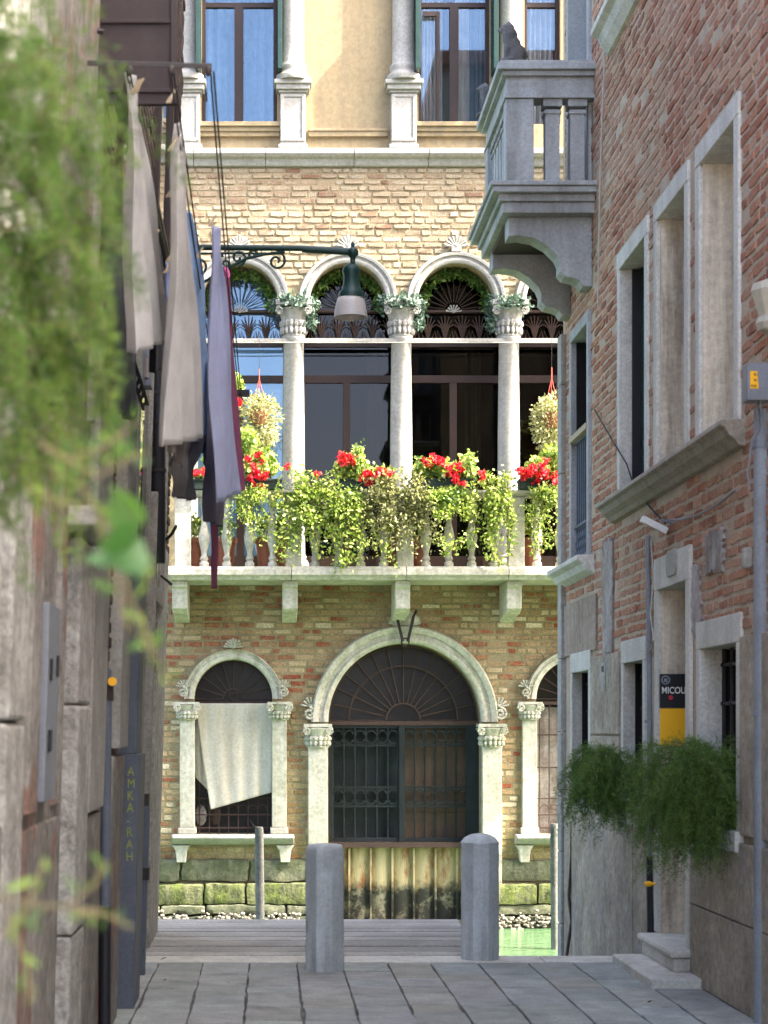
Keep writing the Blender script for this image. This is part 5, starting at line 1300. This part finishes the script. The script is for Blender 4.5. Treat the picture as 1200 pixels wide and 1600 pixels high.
# notice plate
npz = lambda py: PZ(py, 7.2)
nb_ = thing('meter_cabinet', 'tall pale grey metal cabinet door with a latch on the left wall', 'cabinet door', (lX(1.7) + .02, 7.2, 1.33))
mb = MB(); mb.box(LW - .01, LW + .045, 6.95, 7.33, npz(1250), npz(948), lean=LEAN); mb.build('door_panel', 'greymetal', nb_, bevel=.006)
mb = MB(); mb.box(LW + .045, LW + .055, 7.02, 7.08, 1.52, 1.60, lean=LEAN).box(LW + .045, LW + .053, 7.22, 7.27, 1.80, 1.88, lean=LEAN).box(LW + .045, LW + .052, 7.02, 7.07, 1.78, 1.86, lean=LEAN); mb.build('latch', 'black', nb_, bevel=.003)
# pipes
def lpipe(px0, py0, px1, py1, D, r, mat, nm, lab, extra=None):
    o = thing(nm, lab, 'pipe', P(px1, py1, D)); MB().tube([P(px0, py0, D), P(px1, py1, D)], r, 12).build('pipe', mat, o, smooth=True); return o
gp = lpipe(167, 1070, 164, 1420, 9.6, .026, 'slate', 'gas_pipe', 'blue grey gas pipe with a yellow cap and curved head on the left wall')
MB().tube([P(167, 1072, 9.6), P(166, 1050, 9.6), P(160, 1040, 9.6), P(154, 1045, 9.6)], .028, 10).build('elbow', 'slate', gp, smooth=True)
MB().tube([P(167, 1095, 9.6), P(167, 1060, 9.6)], .034, 12).build('coupling', 'iron', gp, smooth=True)
c = P(176, 1065, 9.55); MB().tube([c, c + Vector((0, -.03, 0))], .022, 12).build('yellow_cap', 'yellow', gp, smooth=True)
MB().tube([P(164, 1418, 9.55), P(163, 1640, 9.55)], .032, 12).build('black_sleeve', 'black', gp, smooth=True)
D = 11.0
bb = thing('metal_casing', 'slate grey metal casing strip with yellow graffiti letters down its front', 'casing', P(195, 1582, D))
MB().box(LW - .02, LW + .125, D, D + .5, -.01, 1.46, lean=.025).build('casing', 'slate', bb, bevel=.006)
MB().box(LW - .01, LW + .10, D + .02, D + .4, 1.46, 2.6, lean=.028).build('upper_strip', 'slate', bb, bevel=.006)
for i, ch in enumerate('AMKA-RAH'):
    py = 1212 + i * 19; text_obj(ch, .075, Vector((PX(199 - i * .35, D), D - .004, PZ(py, D))), RXm, 'graffiti', bb, 'graffiti_letter', 0, .8)
db = thing('downpipe', 'narrow dark square downpipe at the foot of the left wall', 'downpipe', P(222, 1522, 12.5))
MB().box(LW + .0, LW + .09, 12.5, 12.6, -.02, 1.1, lean=LEAN).build('pipe', 'slate', db, bevel=.006)
MB().box(LW - .01, LW + .1, 12.49, 12.61, .62, .70, lean=LEAN).build('collar', 'iron', db, bevel=.004)
MB().box(LW + .0, LW + .085, 12.505, 12.6, 1.1, 1.18, lean=LEAN).build('cap', 'iron', db)
bp2 = thing('black_downpipe', 'thick black downpipe behind the laundry on the left wall', 'downpipe', P(243, 900, 13.0))
MB().tube([P(246, 560, 13.0), P(246, 880, 13.0)], .055, 16).build('pipe', 'black', bp2, smooth=True)
mb = MB()
for py in (612, 658, 733): mb.tube([P(246, py, 13.0), P(246, py + 5, 13.0)], .062, 14); mb.tube([P(230, py + 2, 12.98), P(256, py + 2, 12.98)], .008, 5)
mb.build('clamp', 'iron', bp2)
mt = thing('meter_box', 'small grey meter box on the left wall under the hanging towel', 'meter box', P(225, 605, 12))
MB().box(PX(212, 12), PX(236, 12), 12, 12.15, PZ(603, 12), PZ(548, 12)).build('box', 'greymetal', mt, bevel=.006)
MB().box(PX(216, 12), PX(232, 12), 11.99, 12, PZ(590, 12), PZ(560, 12)).build('window', 'plaster_grey', mt)
# folded iron lattice bracket
lt = thing('lattice_bracket', 'folded black iron lattice bracket slanting down the left wall', 'iron bracket', P(165, 460, 9.5))
mb = MB(); a0, a1 = P(168, 465, 9.3), P(224, 640, 10.8); b0, b1 = P(178, 462, 9.3), P(231, 632, 10.8)
mb.tube([a0, a1], .009, 5); mb.tube([b0, b1], .009, 5)
for i in range(14): t = i / 14; t2 = (i + 1) / 14; mb.tube([a0.lerp(a1, t), b0.lerp(b1, t2)], .005, 4); mb.tube([b0.lerp(b1, t), a0.lerp(a1, t2)], .005, 4)
mb.build('lattice', 'iron', lt)
# pale roller blind
bl = cloth('roller_blind', 'narrow cream blind hanging on the left wall above the pilaster', 'blind', 'canvas', [P(144, 420, 8.7), P(143, 640, 8.7)], [P(163, 425, 8.9), P(161, 640, 8.9)], .012, 3, 9)
mb = MB(); mb.tube([P(252, 850, 13.2), P(268, 835, 13.1), P(275, 822, 13.0)], .012, 5)
hk = thing('iron_hook', 'short dark iron hook sticking out at the corner of the left wall', 'hook', P(252, 850, 13.2)); mb.tube([P(252, 900, 13.2), P(268, 913, 13.1)], .010, 5); mb.build('hook', 'iron', hk)

# ================================================================= STREET LAMP
DL = 14.0
sl = thing('street_lamp', 'green street lamp with frosted shade hanging from a scrolled wall bracket', 'street lamp', P(264, 392, DL))
MB().tube([P(262, 386, DL), P(475, 388, DL)], .022, 12).tube([P(472, 389, DL), P(558, 394, DL)], .027, 12).build('arm', 'dkgreen', sl, smooth=True)
mb = MB(); L = lambda x, y: P(x, y, DL)
def spiral(mb, cx, cy, r0, a0, turns, r=.010, s_=1, n=26):
    pts = []
    for i in range(n): a = a0 + s_ * turns * 2 * PI * i / (n - 1); q = r0 * (1 - .82 * i / (n - 1)); pts.append(L(cx + q * math.cos(a), cy - q * math.sin(a)))
    mb.tube(pts, r, 6)
mb.tube([L(264, 470), L(300, 452), L(345, 425), L(385, 404), L(415, 397), L(445, 394)], .012, 6)
mb.tube([L(268, 396), L(440, 396)], .008, 6)
spiral(mb, 432, 408, 15, PI / 2, 1.4, s_=-1); spiral(mb, 372, 403, 13, -PI / 2, 1.3); spiral(mb, 310, 415, 20, PI / 2, 1.5); spiral(mb, 338, 402, 10, 0, 1.2); spiral(mb, 285, 440, 16, -PI / 2, 1.4, s_=-1); spiral(mb, 352, 412, 9, PI, 1.2); spiral(mb, 395, 398, 8, 0, 1.3)
mb.build('scrollwork', 'dkgreen', sl, smooth=True)
MB().box(PX(255, DL), PX(266, DL), DL - .03, DL + .03, PZ(490, DL), PZ(375, DL)).build('wall_plate', 'dkgreen', sl)
cx = PX(549, DL); Z = lambda y: PZ(y, DL)
MB().lathe(cx + .01, DL, [(.004, Z(378)), (.016, Z(382)), (.012, Z(386)), (.038, Z(390)), (.045, Z(394)), (.038, Z(399)), (.02, Z(402)), (.018, Z(408)), (.02, Z(412))], 20).build('finial', 'dkgreen', sl, smooth=True)
MB().lathe(cx, DL, [(.02, Z(412)), (.04, Z(414)), (.062, Z(419)), (.066, Z(425)), (.056, Z(430)), (.06, Z(442)), (.072, Z(452)), (.09, Z(456)), (.095, Z(461)), (.098, Z(466)), (.085, Z(467))], 28).build('lamp_housing', 'dkgreen', sl, smooth=True)
MB().lathe(cx - .005, DL, [(.075, Z(464)), (.095, Z(466)), (.108, Z(475)), (.118, Z(487)), (.122, Z(496)), (.117, Z(496)), (.10, Z(475)), (.07, Z(466))], 32).build('lamp_shade', 'opal', sl, smooth=True)

# ================================================================= WASHING LINES AND LAUNDRY
LZ = 4.2; D0 = 7.5
rk = thing('drying_bar', 'dark wooden bar jutting from the left wall carrying the washing lines', 'drying bar', P(138, 100, D0))
MB().add([P(x, y, d) for d in (D0, D0 + .05) for (x, y) in ((136, 94), (331, 99), (331, 107), (136, 103))], [(0, 1, 2, 3), (7, 6, 5, 4), (0, 4, 5, 1), (1, 5, 6, 2), (2, 6, 7, 3), (3, 7, 4, 0)]).build('bar', 'iron', rk, bevel=.003)
for px in (203, 268, 326): MB().disc(PX(px, D0), D0 - .01, PZ(112, D0), .014, .014, .022, 10).build('pulley', 'iron', rk)
rk2 = thing('far_drying_bar', 'second bar further down the left wall holding the far ends of the lines', 'drying bar', (-.7, 14.9, LZ))
MB().box(-.80, -.15, 14.85, 14.9, LZ - .02, LZ + .03).build('bar', 'iron', rk2)
ropes = [(-.555, 'washing line nearest the left wall'), (-.385, 'middle washing line carrying the beige towel and shirts'), (-.228, 'outer washing line carrying the lilac towel')]
for k, (x, lab) in enumerate(ropes):
    o = thing('washing_line', lab, 'washing line', (x, D0, LZ), 'washing lines')
    a = Vector((x, D0, PZ(112, D0))); b = Vector((x, 14.88, LZ))
    MB().tube(sag(a, b, .10, 16), .004, 5).build('rope', 'rope', o)
    MB().tube([p + Vector((.012, 0, .0)) for p in sag(a, b, .02, 16)], .004, 5).build('rope', 'rope', o)
G = 'laundry on the washing lines'
cloth('grey_towel', 'pale grey towel hanging nearest the wall with its hem just above the meter box', 'towel', clothmat('pale_grey_towel', (.82, .80, .76)), [P(199, 112, 7.6), P(197, 200, 7.6), P(198, 400, 7.7), P(198, 553, 7.7)], [P(206, 120, 7.9), P(225, 250, 8.3), P(240, 380, 8.6), P(266, 530, 9.0)], .03, 3, 1, G)
cloth('dark_jumper', 'black garment hanging behind the pale grey towel', 'garment', clothmat('black_garment', (.02, .02, .023)), [P(222, 330, 9.6), P(230, 440, 9.6), P(236, 585, 9.6)], [P(250, 370, 10.2), P(256, 440, 10.2), P(262, 572, 10.2)], .03, 2, 2, G)
cloth('slate_trousers', 'slate grey trousers hanging close to the left wall', 'trousers', clothmat('slate_trousers', (.075, .085, .095)), [P(160, 350, 8.6), P(160, 480, 8.6), P(172, 640, 8.8)], [P(196, 350, 9.2), P(200, 500, 9.2), P(205, 660, 9.4)], .03, 2, 3, G)
cloth('beige_towel', 'long light beige towel hanging in the middle of the laundry', 'towel', clothmat('beige_towel', (.87, .84, .79)), [P(277, 190, 8.2), P(273, 300, 8.2), P(266, 480, 8.3), P(257, 698, 8.3)], [P(281, 215, 8.4), P(289, 300, 8.7), P(301, 480, 9.2), P(311, 684, 9.6)], .028, 3, 4, G)
cloth('towel_back', 'brownish grey back layer showing below the long beige towel', 'cloth', clothmat('brown_grey_cloth', (.32, .27, .235)), [P(262, 600, 8.8), P(262, 705, 8.8)], [P(303, 600, 9.6), P(289, 735, 9.4)], .012, 2, 5, G)
cloth('blue_shirt', 'light blue shirt hanging right behind the beige towel', 'shirt', clothmat('light_blue_shirt', (.38, .60, .90)), [P(286, 320, 10.2), P(288, 420, 10.2), P(298, 560, 10.3), P(300, 690, 10.4)], [P(296, 335, 10.5), P(324, 455, 11.2), P(327, 590, 11.4), P(326, 690, 11.4)], .025, 2, 6, G)
cloth('shirt_sleeve', 'darker blue sleeve and cuff hanging low beside the lilac towel', 'shirt', clothmat('denim_blue', (.22, .32, .55)), [P(300, 520, 10.9), P(303, 620, 10.9), P(312, 700, 11)], [P(316, 520, 11.5), P(321, 620, 11.5), P(329, 730, 11.5)], .02, 1.5, 7, G)
cloth('white_blue_shirt', 'small pale blue checked shirt between the grey and beige towels', 'shirt', clothmat('pale_blue_check', (.38, .45, .70)), [P(256, 410, 10.0), P(258, 460, 10), P(259, 505, 10)], [P(272, 395, 10.5), P(270, 460, 10.5), P(268, 500, 10.5)], .015, 2, 8, G)
cloth('brown_trousers', 'dark brown grey trousers ending above the balcony at the left', 'trousers', clothmat('dark_brown_trousers', (.12, .105, .10)), [P(275, 690, 9.8), P(272, 730, 9.8), P(276, 775, 9.9)], [P(320, 680, 10.8), P(300, 730, 10.6), P(296, 782, 10.6)], .03, 2, 9, G)
cloth('dusky_cloth', 'dusky mauve cloth hanging behind the lower lilac towel', 'cloth', clothmat('dusky_mauve', (.16, .145, .20)), [P(328, 560, 10.9), P(323, 720, 10.9), P(322, 815, 11)], [P(352, 560, 11.6), P(350, 720, 11.5), P(347, 824, 11.4)], .02, 2, 10, G)
cloth('lilac_towel', 'long lilac towel hanging on the outer washing line', 'towel', clothmat('lilac_towel', (.70, .74, .96)), [P(336, 352, 9.9), P(331, 450, 9.9), P(333, 620, 10), P(341, 786, 10.1)], [P(343, 365, 10.1), P(349, 450, 10.5), P(357, 620, 10.9), P(371, 770, 11.2)], .028, 3, 11, G)
mg = thing('magenta_garment', 'narrow deep magenta garment hanging behind the lilac towel', 'garment', P(350, 430, 11.4), G)
M['magenta'] = clothmat('magenta_cloth', (.38, .02, .14))
cloth('upper_leg', '', '', 'magenta', [P(346, 425, 11.4), P(352, 560, 11.4), P(365, 720, 11.4), P(374, 770, 11.4)], [P(357, 435, 11.9), P(366, 560, 11.9), P(379, 720, 11.9), P(384, 762, 11.9)], .015, 1, 12, parent=mg)
cloth('lower_leg', '', '', 'magenta', [P(328, 800, 11.7), P(329, 860, 11.7), P(329, 919, 11.7)], [P(341, 800, 12.0), P(339, 860, 12.0), P(338, 920, 12.0)], .006, 1, 13, parent=mg)
cloth('dark_rag', 'dark grey rag pinned near the top of the washing line by the wall', 'cloth', clothmat('dark_rag_cloth', (.07, .075, .07)), [P(186, 150, 7.9), P(183, 165, 7.9), P(193, 205, 7.9)], [P(205, 110, 7.7), P(205, 150, 7.7), P(200, 240, 7.7)], .01, 2, 14, G)
pegs = [(211, 136, 7.6, .6), (217, 134, 7.6, -.4), (268, 150, 7.9, .3), (270, 225, 8.1, .9), (267, 298, 8.6, 1.1), (243, 368, 9.2, .9), (266, 400, 9.6, -.8), (332, 345, 9.8, .7), (312, 395, 10.5, .8), (262, 418, 9.7, -.5)]
pg = None
for i, (x, y, d, a) in enumerate(pegs):
    p = P(x, y, d)
    lab = 'wooden clothes peg clipped to a washing line'
    if pg is None:
        pg = thing('clothes_peg', lab, 'clothes peg', p, 'wooden clothes pegs')
        v = Vector((math.sin(.6), 0, math.cos(.6))) * .035
        MB().tube([p - v, p + v], .005, 5).tube([p - v + Vector((.012, 0, 0)), p + v * .9 - Vector((.006, 0, 0))], .005, 5).build('peg', 'peg', pg)
    else: dup(pg, p)
pp = thing('pink_peg', 'bright pink clothes peg at the top of the magenta garment', 'clothes peg', P(355, 425, 11.5)); MB().tube([P(352, 418, 11.5), P(358, 434, 11.5)], .014, 6).build('peg', 'pink', pp)

# ================================================================= BOLLARDS
def bollard(pxc, pybase, pytop, wpx, lab, pointed):
    D = EYE * F / (pybase - 1140); x = PX(pxc, D); h = PZ(pytop, D); r = wpx / 2 * D / F / math.cos(PI / 8) * .985
    t = thing('stone_bollard', lab, 'bollard', (x, D, 0), 'stone bollards at the quay')
    mb = MB(); off = PI / 8 - .06; sub = 5; vs = []
    zs = [i * (h - .07) / 26 for i in range(27)]
    top = [(1.0, h - .05), (.99, h - .036), (.96, h - .02), (.88, h - .008), (.6, h - .002), (.25, h)] if not pointed else [(1.02, h - .07), (1.02, h - .062), (.95, h - .052), (.82, h - .03), (.5, h - .008), (.15, h)]
    rings = [(1.0, z) for z in zs] + top; n = 8 * sub
    for q, z in rings:
        for k in range(8):
            a0, a1 = 2 * PI * k / 8 + off, 2 * PI * (k + 1) / 8 + off
            for j in range(sub):
                tt = j / sub; cx_ = math.cos(a0) * (1 - tt) + math.cos(a1) * tt; cy_ = math.sin(a0) * (1 - tt) + math.sin(a1) * tt
                e = .985 if j == 0 else 1
                p = Vector((x + r * q * cx_ * e, D + r * q * cy_ * e, z))
                nz = mnoise.noise(p * 14 + Vector((pxc, 0, 0))); chip = max(0, mnoise.noise(p * 9 + Vector((0, pxc, 3))) - .35) * .03
                p += Vector((cx_, cy_, 0)) * (nz * .004 - chip); vs.append(p)
    m_ = len(rings); fs = [(i * n + k, i * n + (k + 1) % n, (i + 1) * n + (k + 1) % n, (i + 1) * n + k) for i in range(m_ - 1) for k in range(n)] + [tuple((m_ - 1) * n + k for k in range(n))]
    o = obj('shaft', vs, fs, 'bollard', t); o.data.polygons.foreach_set('use_smooth', [True] * len(o.data.polygons)); o.data.set_sharp_from_angle(angle=R(28))
bollard(507.5, 1516, 1318, 60, 'left stone bollard of the pair, flatter topped and nearer the camera', False)
bollard(750, 1499, 1302, 59, 'right stone bollard of the pair, with a more pointed cap beside the water', True)

# ================================================================= NEAR FOLIAGE (out of focus, left)
nf = thing('near_fern', 'large bright feathery fern hanging out of focus in the upper left foreground', 'fern', (-.62, 3.1, 1.9))
MB().box(-.84, -.62, 2.6, 3.6, 2.2, 2.36).build('window_box', 'terracotta', nf, bevel=.01)
for i, (px, py, D, sp, n, L, dr_) in enumerate(((-10, 60, 3.0, (.05, .15, .1), 50, .24, 1.6), (30, 240, 3.0, (.08, .15, .12), 120, .22, 1.8), (35, 460, 3.0, (.08, .15, .12), 120, .21, 2.0), (5, 640, 2.9, (.07, .12, .12), 90, .20, 2.2))):
    fern(nf, 'fern_bright', P(px, py, D), sp, n, L, dr_, .013, .0022, 500 + i, per=20, kn=6, up=.8)
sp_ = thing('near_sprig', 'blurred leafy sprig with pale leaves reaching across the left wall', 'plant sprig', P(60, 700, 1.9))
st = MB(); pts = []
rg = np.random.default_rng(9)
for (a, b, c) in (((60, 690), (150, 745), (225, 705)), ((40, 760), (120, 790), (200, 800)), ((100, 720), (160, 700), (215, 660)), ((120, 750), (190, 850), (225, 905)), ((150, 800), (200, 980), (245, 1010)), ((190, 900), (240, 1020), (262, 1060))):
    A, B_, Cc = P(*a, 1.9), P(*b, 1.9), P(*c, 2.0); st.tube([A, B_, Cc], .0015, 4)
    for t in np.linspace(.2, 1, 7): q = A.lerp(B_, t).lerp(B_.lerp(Cc, t), t); pts += [tuple(q)] * 2
st.build('stem', 'stem', sp_)
leaf_mesh('leaves', np.array(pts) + rg.normal(0, .004, (len(pts), 3)), .018, 'fern_bright', sp_, 91, aspect=.4)
leaf_mesh('large_leaves', np.array([P(165, 755, 1.9), P(175, 770, 1.9), P(178, 830, 1.85), P(215, 850, 1.85), P(190, 880, 1.85)]), .042, 'fern_dark', sp_, 94, aspect=.75, cval=[.3, .2, .0, .0, .0])
s2 = thing('low_sprig', 'blurred thin grassy sprig crossing the lower left foreground', 'plant sprig', P(0, 1400, 1.9))
st = MB(); pts = []
for (a, b, c) in (((-20, 1400), (70, 1415), (170, 1425)), ((0, 1460), (40, 1430), (70, 1340)), ((10, 1420), (40, 1500), (50, 1560)), ((100, 1420), (150, 1380), (165, 1345)), ((120, 1425), (170, 1430), (205, 1450))):
    A, B_, Cc = P(*a, 1.9), P(*b, 1.9), P(*c, 1.9); st.tube([A, B_, Cc], .0015, 4)
    for t in np.linspace(.3, 1, 5): pts.append(tuple(A.lerp(B_, t).lerp(B_.lerp(Cc, t), t)))
st.build('stem', 'stem', s2); leaf_mesh('leaves', np.array(pts), .026, 'fern_bright', s2, 97, aspect=.22)
# a few dead leaves and specks on the paving
for i, (px, py) in enumerate(((259, 1532), (250, 1503), (357, 1536), (1020, 1566))):
    D = EYE * F / (py - 1140); p = P(px, py, D)
    t = leaf_mesh('fallen_leaf', np.array([(p.x, p.y, .012)]), .05, 'stem' , None, 600 + i, aspect=.5)
    tag(t, ('dark fallen leaf on the paving nearest the left wall pipe', 'dark fallen leaf where the paving meets the landing', 'small fallen leaf on the paving left of the flat topped bollard', 'tiny pale scrap on the paving before the doorstep')[i], 'fallen leaf')
